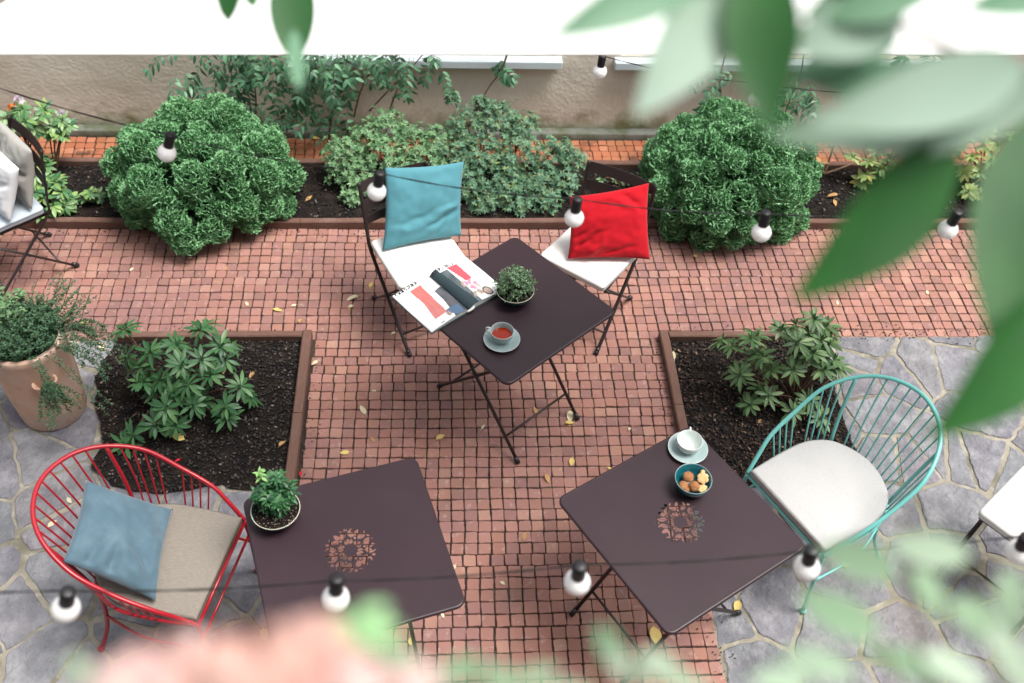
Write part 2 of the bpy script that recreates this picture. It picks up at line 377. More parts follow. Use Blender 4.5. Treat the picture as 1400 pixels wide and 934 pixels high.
P = .0619
def paver(mb, cx, cy, w, d, ang=0):
    tx, ty, z0 = U(-.03, .03), U(-.03, .03), U(-.0016, .0016)
    ca, sa = math.cos(ang), math.sin(ang); hw, hd = w / 2, d / 2; r = U(.003, .006)
    pts = []
    for sx, sy in ((-1, -1), (1, -1), (1, 1), (-1, 1)):
        jx, jy = U(-.0016, .0016), U(-.0016, .0016)
        c1 = (sx * hw + jx, sy * (hd - r) + jy); c2 = (sx * (hw - r) + jx, sy * hd + jy)
        pts += [c1, c2] if sx * sy > 0 else [c2, c1]
    ring = []
    for k in range(8):
        ring.append(pts[k])
        if k % 2:
            a, b = pts[k], pts[(k + 1) % 8]; nx, ny = b[1] - a[1], a[0] - b[0]; L = math.hypot(nx, ny) or 1
            for t in (.33, .67):
                o = U(-.0016, .0012); ring.append((a[0] + (b[0] - a[0]) * t + nx / L * o, a[1] + (b[1] - a[1]) * t + ny / L * o))
    n = len(ring); top = []; mid = []; bot = []
    for x, y in ring:
        X, Y = cx + x * ca - y * sa, cy + x * sa + y * ca; xi, yi = x * .925, y * .925
        top.append((cx + xi * ca - yi * sa, cy + xi * sa + yi * ca, z0 + xi * tx + yi * ty)); mid.append((X, Y, z0 - .003 + x * tx + y * ty)); bot.append((X, Y, -.016))
    mb.add(top + mid + bot, [tuple(range(n))] + [(n + i, n + (i + 1) % n, (i + 1) % n, i) for i in range(n)] + [(2 * n + i, 2 * n + (i + 1) % n, n + (i + 1) % n, n + i) for i in range(n)])
def pave(mb, x0, x1, y0, y1, skip=None):
    ny = int((y1 - y0) / P); nx = int((x1 - x0) / P)
    for j in range(ny):
        ph = random.choice((0, 0, 0, 1)) * U(-.012, .012) + U(-.003, .003)
        for i in range(nx):
            cx = x0 + P * (i + .5); cy = y1 - P * (j + .5)
            wob = .016 * mn.noise(V((cx * 1.1, cy * 1.3, 3.3))) + .005 * mn.noise(V((cx * 6, cy * 6, 0)))
            wobx = .018 * mn.noise(V((cx * 1.2, cy * 1.3, 8.8))) + .004 * mn.noise(V((cx * 9, cy * 9, 5)))
            cx += wobx + ph; cy += wob
            if skip and skip(cx, cy): continue
            w = P - U(.0026, .0062); d = P - U(.0026, .0062)
            paver(mb, cx, cy, w, d, U(-.03, .03))
def notbrick(x, y):
    if y > 3.866: return False
    if y < LY0 - .01: return not (-.765 < x < 1.165)
    return not (LX1 + .045 < x < RX0 - .05)
mb = MB(); pave(mb, -4.6 + .028, 5.0, -1.1, YB0 - .052, notbrick)
struct(mb.build('brick_paving', 'brick', smooth=False))
mb = MB(); pave(mb, -4.6, 5.0, YB1 + .04, YW - .085)
struct(mb.build('brick_strip', 'brickorange', smooth=False))

# crazy paving: irregular cells, shrunk, with ragged edges
def clip(poly, a, b, c):     # keep ax+by<=c
    out = []
    for i in range(len(poly)):
        p, q = poly[i], poly[(i + 1) % len(poly)]
        dp, dq = a * p[0] + b * p[1] - c, a * q[0] + b * q[1] - c
        if dp <= 0: out.append(p)
        if (dp < 0 < dq) or (dq < 0 < dp):
            t = dp / (dp - dq); out.append((p[0] + t * (q[0] - p[0]), p[1] + t * (q[1] - p[1])))
    return out
def crazy(mb, x0, x1, y0, y1, seed, dmin, dmax, keep=None):
    rnd = random.Random(seed); pts = []
    for _ in range(int((x1 - x0 + .6) * (y1 - y0 + .6) * 21)):
        p = (rnd.uniform(x0 - .3, x1 + .3), rnd.uniform(y0 - .3, y1 + .3)); dm = dmin
        if all((p[0] - q[0]) ** 2 + (p[1] - q[1]) ** 2 > dm * dm for q in pts): pts.append(p)
    for p in pts:
        poly = [(x0, y0), (x1, y0), (x1, y1), (x0, y1)]
        for q in pts:
            if q is p: continue
            dx, dy = q[0] - p[0], q[1] - p[1]
            if dx * dx + dy * dy > 1.6: continue
            poly = clip(poly, dx, dy, (q[0] ** 2 - p[0] ** 2 + q[1] ** 2 - p[1] ** 2) / 2)
            if len(poly) < 3: break
        if len(poly) < 3: continue
        cx = sum(a for a, b in poly) / len(poly); cy = sum(b for a, b in poly) / len(poly)
        if keep and not keep(cx, cy): continue
        sh = rnd.uniform(.006, .017)
        n = len(poly); big = poly
        for i in range(n):
            (ax, ay), (bx, by) = poly[i], poly[(i + 1) % n]
            L = math.hypot(bx - ax, by - ay)
            if L < 1e-6: continue
            nx, ny = (by - ay) / L, -(bx - ax) / L
            big = clip(big, nx, ny, nx * ax + ny * ay - sh * rnd.uniform(.55, 1.3))
            if len(big) < 3: break
        if len(big) < 3: continue
        ring = []
        for i in range(len(big)):
            (ax, ay), (bx, by) = big[i], big[(i + 1) % len(big)]
            L = math.hypot(bx - ax, by - ay); k = max(1, int(L / .02))
            for j in range(k):
                t = j / k; x, y = ax + (bx - ax) * t, ay + (by - ay) * t
                if j == 0:
                    x += (cx - x) * .015; y += (cy - y) * .015
                o = V((x * 17, y * 17, seed))
                ring.append((x + .010 * mn.noise(o) + .005 * mn.noise(o * 3), y + .010 * mn.noise(o + V((5, 5, 5))) + .005 * mn.noise(o * 3 + V((9, 1, 2)))))
        m = len(ring)
        if m < 3: continue
        z = rnd.uniform(-.002, .0035); tx, ty = rnd.uniform(-.006, .006), rnd.uniform(-.006, .006)
        def zz(x, y): return z + (x - cx) * tx + (y - cy) * ty
        inn = [(x + (cx - x) * .035, y + (cy - y) * .035) for x, y in ring]
        vs = [(x, y, zz(x, y)) for x, y in inn] + [(x, y, zz(x, y) - .004) for x, y in ring] + [(x, y, -.03) for x, y in ring]
        fs = [tuple(range(m))] + [(m + i, m + (i + 1) % m, (i + 1) % m, i) for i in range(m)] + [(2 * m + i, 2 * m + (i + 1) % m, m + (i + 1) % m, m + i) for i in range(m)]
        mb.add(vs, fs)
mb = MB()
crazy(mb, -4.6, -.775, -1.0, LY1 + .016, 3, .10, .36)
crazy(mb, 1.172, 5.0, -1.0, RY1 + .036, 11, .10, .36)
struct(mb.build('flagstone_paving', 'stone', smooth=False))
mb = MB()
for x0, x1, y1 in ((-4.6, -.772, LY1 + .033), (1.169, 5.0, RY1 + .033)):
    mb.add([(x0, -1.0, -.0045), (x1, -1.0, -.0045), (x1, y1, -.0045), (x0, y1, -.0045)], [(0, 1, 2, 3)])
struct(mb.build('mortar_joints', 'mortar'))

# beds: a soil sheet with humps, ragged outline, and bark chips on it
def soil(name, outline, z, seed, hump=.03, rag=0):
    xs = [p[0] for p in outline]; ys = [p[1] for p in outline]; o = []
    for i in range(len(outline)):
        (a, b), (c, d) = outline[i], outline[(i + 1) % len(outline)]; L = math.hypot(c - a, d - b); k = max(1, int(L / .03))
        for j in range(k):
            x, y = a + (c - a) * j / k, b + (d - b) * j / k
            o.append((x + rag * mn.noise(V((x * 11, y * 11, seed))), y + rag * mn.noise(V((x * 11, y * 11, seed + 7)))))
    def inside(x, y): return inpoly((x, y), o)
    def H(x, y):
        e = min(abs(x - min(xs)), abs(x - max(xs)), abs(y - min(ys)), abs(y - max(ys)))
        return z + hump * (.5 + mn.noise(V((x * 4, y * 4, seed)))) * min(1, e / .12) + .006 * mn.noise(V((x * 22, y * 22, seed)))
    st = .045; ex = []
    x = min(xs)
    while x < max(xs):
        y = min(ys)
        while y < max(ys):
            p = (x + U(-.01, .01), y + U(-.01, .01))
            if inpoly(p, o): ex.append(p)
            y += st
        x += st
    vv, ff = fill(o, (), ex); mb = MB(); mb.add([(v.x, v.y, H(v.x, v.y)) for v in vv], ff)
    struct(mb.build(name, 'soil')); return inside, H
def chips(name, inside, H, box, n, seed, smin=.007, smax=.022, m='mulch'):
    rnd = random.Random(seed); mb = MB(); k = 0
    while k < n:
        x, y = rnd.uniform(box[0], box[1]), rnd.uniform(box[2], box[3])
        if not inside(x, y): continue
        k += 1
        L = rnd.uniform(smin, smax); W = L * rnd.uniform(.3, .7); a = rnd.uniform(0, 2 * PI); tl = rnd.uniform(-.5, .5); t2 = rnd.uniform(-.5, .5)
        d = V((math.cos(a), math.sin(a), tl)).normalized(); up = V((rnd.uniform(-.4, .4), rnd.uniform(-.4, .4), 1)); s = d.cross(up).normalized(); n3 = s.cross(d)
        c = V((x, y, H(x, y) + .004 + rnd.uniform(0, .006))); h = .0025
        vs = []
        for zz in (-h, h):
            for q in ((-1, -.6), (.3, -1), (1, .2), (.2, 1), (-.8, .7)):
                vs.append(c + d * (q[0] * L / 2) + s * (q[1] * W / 2) + n3 * zz)
        mb.add(vs, [(4, 3, 2, 1, 0), (5, 6, 7, 8, 9)] + [(i, (i + 1) % 5, 5 + (i + 1) % 5, 5 + i) for i in range(5)])
    struct(mb.build(name, m, smooth=False), 'stuff')
lo = [(-1.80, 3.85), (-.795, 3.85), (-.795, 2.86), (-1.05, 2.86), (-1.10, 2.90), (-1.40, 2.84), (-1.62, 2.90), (-1.74, 3.0), (-1.73, 3.2), (-1.80, 3.36), (-1.86, 3.6)]
iL, hL = soil('left_soil_bed', lo, .006, 1, rag=.022)
chips('bark_mulch', iL, hL, (-1.88, -.79, 2.82, 3.85), 4200, 5, .006, .019)
ro = [(1.225, 3.83), (2.12, 3.83), (2.08, 3.4), (2.08, 3.0), (2.0, 2.88), (1.6, 2.84), (1.225, 2.84)]
iR, hR = soil('right_soil_bed', ro, .006, 2, rag=.015)
chips('bark_mulch', iR, hR, (1.22, 2.14, 2.82, 3.83), 4200, 6, .006, .022, 'mulchbrown')
bo = [(-4.5, YB0), (4.8, YB0), (4.8, YB1), (-4.5, YB1)]
iB, hB = soil('back_soil_bed', bo, .01, 3)
chips('bark_mulch', iB, hB, (-3.4, 4.2, YB0, YB1), 5200, 7)

random.seed(17)
def nearedge(x, y):
    e = [abs(y - YB0 + .06), abs(y - 3.87) if (x < LX1 or x > RX0) else 9, abs(x - LX1 - .05) if 2.9 < y < 3.85 else 9, abs(x - RX0 + .05) if 2.9 < y < 3.85 else 9, abs(x - 1.165) if y < 2.85 else 9]
    return min(e) < .10 * random.random() ** 2.5 and not (LX0 - .1 < x < LX1 + .03 and LY0 < y < LY1) and not (RX0 - .03 < x < RX1 and RY0 < y < RY1) and y < YB0 - .05
chips('spilled_soil', nearedge, lambda x, y: -.002, (-3, 4, 1.6, YB0 - .05), 1500, 18, .003, .010)
# timber edging
def boards(label, segs, group='timber edgings of the beds'):
    x0, y0, x1, y1 = segs[0]
    t = thing('timber_edging', label, 'edging', (x0, y0, 0), 0, group)
    for (a, b, c, d) in segs:
        lx, ly = c - a, d - b; L = math.hypot(lx, ly); wdt = .043 if abs(lx) > abs(ly) else .05
        mb = MB(); k = max(2, int(L / .12)); dx, dy = lx / L, ly / L; nx, ny = -dy, dx
        vs = []; fs = []
        for i in range(k + 1):
            s_ = L * i / k; w = .004 * mn.noise(V((a + dx * s_, b + dy * s_, 4)) * 3); h = .055 + .004 * mn.noise(V((a + s_ * dx, b + s_ * dy, 9)) * 4)
            for (o, zz) in ((-wdt / 2, -.04), (-wdt / 2, h - .006), (-wdt / 2 + .006, h), (wdt / 2 - .006, h), (wdt / 2, h - .006), (wdt / 2, -.04)):
                vs.append((a + dx * s_ + nx * (o + w) - x0, b + dy * s_ + ny * (o + w) - y0, zz))
        for i in range(k):
            for j in range(5): fs.append((i * 6 + j, (i + 1) * 6 + j, (i + 1) * 6 + j + 1, i * 6 + j + 1))
        fs += [tuple(range(6)), tuple(k * 6 + 5 - j for j in range(6))]
        mb.add(vs, fs); mb.build('board', 'timber' if abs(lx) > abs(ly) else 'timberY', t, smooth=False)
boards('long timber edging along the front of the back bed', [(-4.5, YB0 - .025, -.9, YB0 - .03), (-.897, YB0 - .03, 1.6, YB0 - .025), (1.603, YB0 - .025, 4.8, YB0 - .025)])
boards('timber edging along the back of the back bed, beside the orange brick strip', [(-4.5, YB1 + .012, -1.2, YB1 + .012), (-1.197, YB1 + .012, 1.9, YB1 + .012), (1.903, YB1 + .012, 4.8, YB1 + .012)])
boards('timber edging round the left bed with a notched joint', [(-1.80, LY1 + .008, -.80, LY1 + .008), (-.772, LY1 + .03, -.772, 3.302), (-.772, 3.298, -.772, 2.86)])
boards('timber edging round the right bed with the wire chair', [(2.10, RY1 + .008, 1.228, RY1 + .008), (1.200, RY1 + .03, 1.200, 3.332), (1.200, 3.328, 1.200, 2.84)])

# wall with kerb, sills and windows
mb = MB(); mb.box((-4.8, YW - .075, -.05), (5.2, YW - .002, .045)); struct(mb.build('kerb', 'kerb', bevel=.01))
house = thing('house_wall', 'beige rendered house wall with mossy foot and pale blue sills', 'house', (0, YW, 0))
mb = MB(); nx, nz = 80, 30
X = [-7 + 14.4 * i / nx for i in range(nx + 1)]
opens = [(-.95, .70), (1.12, 3.35), (-4.4, -2.9)]
ZS, ZT, ZH = .60, 2.1, 2.9
def wallpiece(mb, xa, xb, za, zb):
    kx = max(1, int((xb - xa) / .12)); kz = max(1, int((zb - za) / .12)); vs = []; fs = []
    for j in range(kz + 1):
        for i in range(kx + 1):
            x = xa + (xb - xa) * i / kx; z = za + (zb - za) * j / kz
            vs.append((x, .012 * mn.noise(V((x * 1.7, 0, z * 2.5))) + .004 * mn.noise(V((x * 7, 0, z * 9))), z))
    for j in range(kz):
        for i in range(kx):
            a = j * (kx + 1) + i; fs.append((a, a + 1, a + kx + 2, a + kx + 1))
    mb.add(vs, fs)
wallpiece(mb, -7, 7.4, -.05, ZS)
edges = sorted(opens); cur = -7
for a, b in edges:
    wallpiece(mb, cur, a, ZS, ZT); cur = b
wallpiece(mb, cur, 7.4, ZS, ZT); wallpiece(mb, -7, 7.4, ZT, ZH)
for a, b in edges:     # reveals
    mb.add([(a, 0, ZS), (a, .2, ZS), (a, .2, ZT), (a, 0, ZT)], [(0, 1, 2, 3)]); mb.add([(b, 0, ZS), (b, .2, ZS), (b, .2, ZT), (b, 0, ZT)], [(3, 2, 1, 0)])
    mb.add([(a, 0, ZT), (b, 0, ZT), (b, .2, ZT), (a, .2, ZT)], [(0, 1, 2, 3)]); mb.add([(a, 0, ZS), (b, 0, ZS), (b, .2, ZS), (a, .2, ZS)], [(3, 2, 1, 0)])
mb.add([(-7, .3, -.05), (7.4, .3, -.05), (7.4, .3, ZH), (-7, .3, ZH)], [(3, 2, 1, 0)]); mb.add([(-7, .02, ZH), (7.4, .02, ZH), (7.4, .3, ZH), (-7, .3, ZH)], [(0, 1, 2, 3)])
mb.build('wall', 'plaster', house)
for a, b in opens:
    mb = MB(); mb.box((a - .04, -.075, ZS - .06), (b + .04, .10, ZS - .005)); mb.build('window_sill', 'sill', house, smooth=False, bevel=.006)
    w = MB()
    for (x0, x1, z0, z1) in ((a, b, ZS + .002, ZS + .07), (a, b, ZT - .07, ZT - .002), (a + .001, a + .07, ZS + .07, ZT - .07), (b - .07, b - .001, ZS + .07, ZT - .07), ((a + b) / 2 - .04, (a + b) / 2 + .04, ZS + .07, ZT - .07)):
        w.box((x0, .12, z0), (x1, .18, z1))
    wo = w.build('window', 'winframe', house, smooth=False)
    p = MB(); p.box((a + .07, .145, ZS + .07), ((a + b) / 2 - .04, .155, ZT - .07)); p.box(((a + b) / 2 + .04, .145, ZS + .07), (b - .07, .155, ZT - .07)); p.build('pane', 'glass', wo, smooth=False)

# white shade sail stretched above
sail = thing('shade_sail', 'taut white shade sail strung high across the courtyard', 'shade sail', (0, 2.9, 2.55))
A = at(-170, 73.5, 2.55); B = at(1900, 74, 2.55)
q1 = at(-40, 28, 2.56); q2 = at(130, -70, 2.56); C = at(1900, -70, 2.56)
mb = MB(); n = 60; vs = []; fs = []
rows = [(A, B), (A.lerp(q1, .5), B.lerp(C, .35)), (q1, B.lerp(C, .7)), (q2, C)]
for r_, (a, b) in enumerate(rows):
    for i in range(n + 1):
        t = i / n; p = a.lerp(b, t); p.z -= .012 * math.sin(PI * t) * (1 if 0 < r_ < 3 else 0)
        vs.append(p - sail.location)
for r_ in range(3):
    for i in range(n): fs.append((r_ * (n + 1) + i, r_ * (n + 1) + i + 1, (r_ + 1) * (n + 1) + i + 1, (r_ + 1) * (n + 1) + i))
mb.add(vs, fs); o = mb.build('canvas', 'canvas', sail)
sol = o.modifiers.new('thickness', 'SOLIDIFY'); sol.thickness = .004
mb = MB(); mb.tube([A - sail.location, V((-5.2, 2.9, 3.0)) - sail.location], .004, 6); mb.build('rope', 'rope', sail); mb = MB(); mb.tube([B - sail.location, V((6, 2.9, 3.0)) - sail.location], .004, 6)
mb.build('rope', 'rope', sail)

# ------------------------------------------------------------------ tables
def rrect(s, r, n=8):
    h = s / 2 - r; out = []
    for k, (sx, sy) in enumerate(((1, 1), (-1, 1), (-1, -1), (1, -1))):
        for i in range(n + 1):
            a = PI / 2 * (k + i / n); out.append((sx * h + r * math.cos(a), sy * h + r * math.sin(a)))
    return out
def ornament():
    H = []
    def place(pts, k, off=0):
        a = PI / 3 * k + off; ca, sa = math.cos(a), math.sin(a)
        H.append([(x * ca - y * sa, x * sa + y * ca) for x, y in pts])
    def ell(cx, cy, l, w, rot, n=12, pt=1.0):
        o = []
        for i in range(n):
            q = 2 * PI * i / n; x = l / 2 * math.cos(q); y = w / 2 * math.sin(q) * (1 - pt * .35 * math.cos(q))
            o.append((cx + x * math.cos(rot) - y * math.sin(rot), cy + x * math.sin(rot) + y * math.cos(rot)))
        return o
    def cres(pts, th):
        n = 7; L = []; R = []
        for i in range(n):
            t = i / (n - 1)
            x = (1 - t) ** 2 * pts[0][0] + 2 * t * (1 - t) * pts[1][0] + t * t * pts[2][0]; y = (1 - t) ** 2 * pts[0][1] + 2 * t * (1 - t) * pts[1][1] + t * t * pts[2][1]
            dx = 2 * (1 - t) * (pts[1][0] - pts[0][0]) + 2 * t * (pts[2][0] - pts[1][0]); dy = 2 * (1 - t) * (pts[1][1] - pts[0][1]) + 2 * t * (pts[2][1] - pts[1][1])
            l = math.hypot(dx, dy); w = th * math.sin(PI * (.08 + .84 * t)) / 2
            L.append((x - dy / l * w, y + dx / l * w)); R.append((x + dy / l * w, y - dx / l * w))
        return L + R[::-1]
    for k in range(6):
        place(ell(.0920, 0, .0140, .0140, 0, 10, 0), k, PI / 6)
        place(ell(.0795, 0, .031, .0185, 0), k)
        for s in (1, -1):
            place(ell(.0680, s * .0165, .027, .0145, s * .75), k)
            place(cres([(.053, s * .0105), (.066, s * .0415), (.0935, s * .0245)], .0100), k)
            place(cres([(.0265, s * .004), (.0325, s * .0205), (.0480, s * .0090)], .0074), k, PI / 6)
            place(ell(.0350, s * .0060, .0145, .0105, s * .9), k, PI / 6)
        place(ell(.0435, 0, .0145, .0105, 0), k, PI / 6)
        place(ell(.0555, 0, .012, .009, 0), k)
    return H
def plate(name, outline, holes, z, th, m, parent):
    vv, ff = fill(outline, holes); mb = MB(); n = len(vv)
    mb.add([(v.x, v.y, z) for v in vv] + [(v.x, v.y, z - th) for v in vv], ff + [tuple(i + n for i in f[::-1]) for f in ff])
    for k, o in enumerate([outline] + holes):
        r = len(o); vs = [(p[0], p[1], z) for p in o] + [(p[0], p[1], z - th) for p in o]
        mb.add(vs, [((i, r + i, r + (i + 1) % r, (i + 1) % r) if k == 0 else (i, (i + 1) % r, r + (i + 1) % r, r + i)) for i in range(r)])
    return mb.build(name, m, parent, smooth=False)
def table(label, x, y, a, orn, S=.71, splay=0):
    t = thing('folding_table', label, 'table', (x, y, 0), a, 'brown folding bistro tables')
    plate('tabletop', rrect(S - .016, .030), ornament() if orn else [], .740, .0012, 'table', t)
    mb = MB(); mb.tube([(p[0], p[1], .7315) for p in rrect(S - .018, .030)], .0092, 10, closed=True); mb.build('rim', 'table', t)
    R = Matrix.Rotation(splay, 4, 'Z')
    for sg, hw in ((1, .212), (-1, .188)):
        for s in (1, -1):
            f = V((sg * .318, s * hw, .012)); tp = V((-sg * .285, s * hw, .712))
            mb = MB(); mb.tube([f, f.lerp(tp, .5), tp], .0088, 10); mb.xf(R); lg = mb.build('leg', 'steel', t)
            mb = MB(); mb.tube([f - (tp - f).normalized() * .008, f + (tp - f).normalized() * .03], [.0125, .0115], 12); mb.xf(R); mb.build('foot_cap', 'rubber', lg)
        for fr, r_ in ((.16, .0062), (.995, .0075)):
            p = V((sg * .318, hw, .012)).lerp(V((-sg * .285, hw, .712)), fr)
            mb = MB(); mb.tube([p, V((p.x, 0, p.z)), V((p.x, -hw, p.z))], r_, 8); mb.xf(R); mb.build('stretcher', 'steel', t)
    return t
T1 = table('plain brown square table set with magazine, herb bowl and tea cup', .2972, 3.3849, -.8696, False)
T2 = table('brown square table with cut-out rosette, set with biscuits and an empty cup', .9112, 2.1742, .5448, True)
T3 = table('brown square table with cut-out rosette and a green pot plant at its corner', -.3786, 2.0746, .2842, True, splay=PI / 2)

# ------------------------------------------------------------------ folding chairs
CG = 'brown folding bistro chairs'
def bistro():
    t = thing('folding_chair', 'brown folding chair holding the turquoise cushion, left of the magazine table', 'chair', (0, 0, 0), 0, CG)
    for s in (1, -1):
        y = .195 * s
        mb = MB(); mb.tube(spline([(-.275, y, .83), (-.25, y, .70), (-.215, y, .52), (-.185, y, .43), (.03, y, .215), (.235, y, .012)], 5), .0105, 8, flat=.6, up=(1, 0, 0))
        lg = mb.build('front_leg', 'steel', t)
        f = V((.242, y, .012)); mb = MB(); mb.ball(f, .0145, 12, 8); mb.tube([f, f + V((-.022, 0, .022))], .0125, 10); mb.build('foot_cap', 'rubber', lg)
        y2 = .175 * s
        mb = MB(); mb.tube([(.19, y2, .43), (-.03, y2, .22), (-.245, y2, .012)], .0100, 8, flat=.6, up=(1, 0, 0))
        lg = mb.build('rear_leg', 'steel', t)
        f = V((-.25, y2, .012)); mb = MB(); mb.ball(f, .0145, 12, 8); mb.tube([f, f + V((.022, 0, .022))], .0125, 10); mb.build('foot_cap', 'rubber', lg)
        mb = MB(); mb.box((-.20, y2 - .007, .425), (.20, y2 + .007, .445)); mb.build('seat_rail', 'steel', t, smooth=False, bevel=.002)
    for i in range(7):
        x = -.175 + i * .06
        mb = MB(); mb.box((x - .02, -.19, .446), (x + .02, .19, .452)); mb.build('seat_slat', 'steel', t, smooth=False, bevel=.0015)
    for z, x, h in ((.795, -.272, .052), (.69, -.252, .052), (.60, -.235, .04)):
        mb = MB(); vs = []; fs = []; n = 12
        for i in range(n + 1):
            u = -1 + 2 * i / n; xx = x - .022 * (1 - u * u); tl = .2 * h
            vs += [(xx + tl, .198 * u, z - h / 2), (xx - tl, .198 * u, z + h / 2), (xx - tl - .004, .198 * u, z + h / 2), (xx + tl - .004, .198 * u, z - h / 2)]
        for i in range(n):
            for j in range(4): fs.append((i * 4 + j, i * 4 + (j + 1) % 4, i * 4 + 4 + (j + 1) % 4, i * 4 + 4 + j))
        fs += [(3, 2, 1, 0), (n * 4, n * 4 + 1, n * 4 + 2, n * 4 + 3)]
        mb.add(vs, fs); mb.build('back_slat', 'steel', t, smooth=False)
    for x, z, hy, r_ in ((.155, .092, .19, .006), (-.165, .09, .17, .006)):
        mb = MB(); mb.tube([(x, -hy, z), (x, 0, z), (x, hy, z)], r_, 8); mb.build('stretcher', 'steel', t)
    return t
C1 = bistro(); a1 = math.radians(-62); C1.location = (-.155, 4.035, 0); C1.rotation_euler.z = a1
a2 = math.radians(-122); C2 = dup(C1, (.775, 4.045, 0), a2, 'brown folding chair holding the red cushion, behind the magazine table')
a3 = math.radians(-140); C3 = dup(C1, (-2.455, 4.42, 0), a3, 'brown folding chair cut off by the left edge, stacked with grey and white cushions')
a4 = math.radians(-141); C4 = dup(C1, (2.585, 2.335, 0), a4, 'brown folding chair on the flagstones at the far right, with a bare white pad')

def pad(name, outline, z0, th, m, loc, rz, rd=.018, dome=.008, label='', cat='seat pad', group=None, ties=None):
    n = len(outline); cx = sum(p[0] for p in outline) / n; cy = sum(p[1] for p in outline) / n
    mb = MB(); vs = []; fs = []; rings = []
    def ring(inset, z):
        rings.append(len(vs))
        for x, y in outline:
            d = math.hypot(x - cx, y - cy); k = max(0, 1 - inset / d) if d else 0
            X, Y = cx + (x - cx) * k, cy + (y - cy) * k
            vs.append((X, Y, z + .0025 * mn.noise(V((X * 14, Y * 14, z * 5)))))
    ring(rd, z0)
    for i in range(1, 4):
        q = PI / 2 * i / 4; ring(rd * (1 - math.sin(q)), z0 + rd * .7 * (1 - math.cos(q)))
    ring(0, z0 + rd * .7); ring(0, z0 + th - rd * .8); 
    ring(-.003, z0 + th - rd * .55); ring(.0015, z0 + th - rd * .42)
    for i in range(1, 4):
        q = PI / 2 * i / 3; ring(rd * (1 - math.cos(q)) * .8 + .001, z0 + th - rd * .42 * (1 - math.sin(q)))
    for k in (.06, .10, .14, .17): ring(k, z0 + th + dome * min(1, k / .12))
    for a in range(len(rings) - 1):
        for i in range(n): fs.append((rings[a] + i, rings[a] + (i + 1) % n, rings[a + 1] + (i + 1) % n, rings[a + 1] + i))
    fs.append(tuple(rings[-1] + i for i in range(n))); fs.append(tuple(rings[0] + n - 1 - i for i in range(n)))
    mb.add(vs, fs); t = thing(name, label, cat, loc, rz, group)
    mb.build('cover', m, t)
    if ties:
        for (x, y) in ties:
            mb = MB(); mb.tube(spline([(x, y, z0 + .01), jit((x - .03, y, z0 - .005), .01), jit((x - .045, y * 1.05, z0 + .02), .01), jit((x - .06, y * 1.02, z0 - .05), .01)], 4), .0022, 5); mb.build('tie', 'string', t)
    return t
PG = 'seat pads'
sq = [(x * .98, y) for x, y in rrect(.405, .022, 5)]
# subdivide the straight sides of the outline
def dens(o, st=.03):
    out = []
    for i in range(len(o)):
        (a, b), (c, d) = o[i], o[(i + 1) % len(o)]; L = math.hypot(c - a, d - b); k = max(1, int(L / st))
        out += [(a + (c - a) * j / k, b + (d - b) * j / k) for j in range(k)]
    return out
sq = dens(sq)
def chairpt(loc, rz, x, y): return (loc[0] + x * math.cos(rz) - y * math.sin(rz), loc[1] + x * math.sin(rz) + y * math.cos(rz), 0)
pad('seat_pad', sq, .453, .045, 'whitepad', chairpt(C1.location, a1, .015, 0), a1 - math.radians(3), label='white square seat pad beneath the turquoise cushion', group=PG, ties=[(-.19, -.17), (-.19, .17)])
pad('seat_pad', sq, .453, .045, 'whitepad', chairpt(C2.location, a2, .015, 0), a2 - math.radians(7), label='white square seat pad beneath the red cushion', group=PG, ties=[(-.19, -.17), (-.19, .17)])
pad('seat_pad', sq, .453, .045, 'greyblue', chairpt(C3.location, a3, .015, 0), a3, label='pale blue grey seat pad on the chair at the left edge', group=PG)
pad('seat_pad', sq, .453, .045, 'whitepad', chairpt(C4.location, a4, .015, 0), a4, label='bare white square seat pad on the chair at the far right', group=PG, ties=[(-.17, .19)])

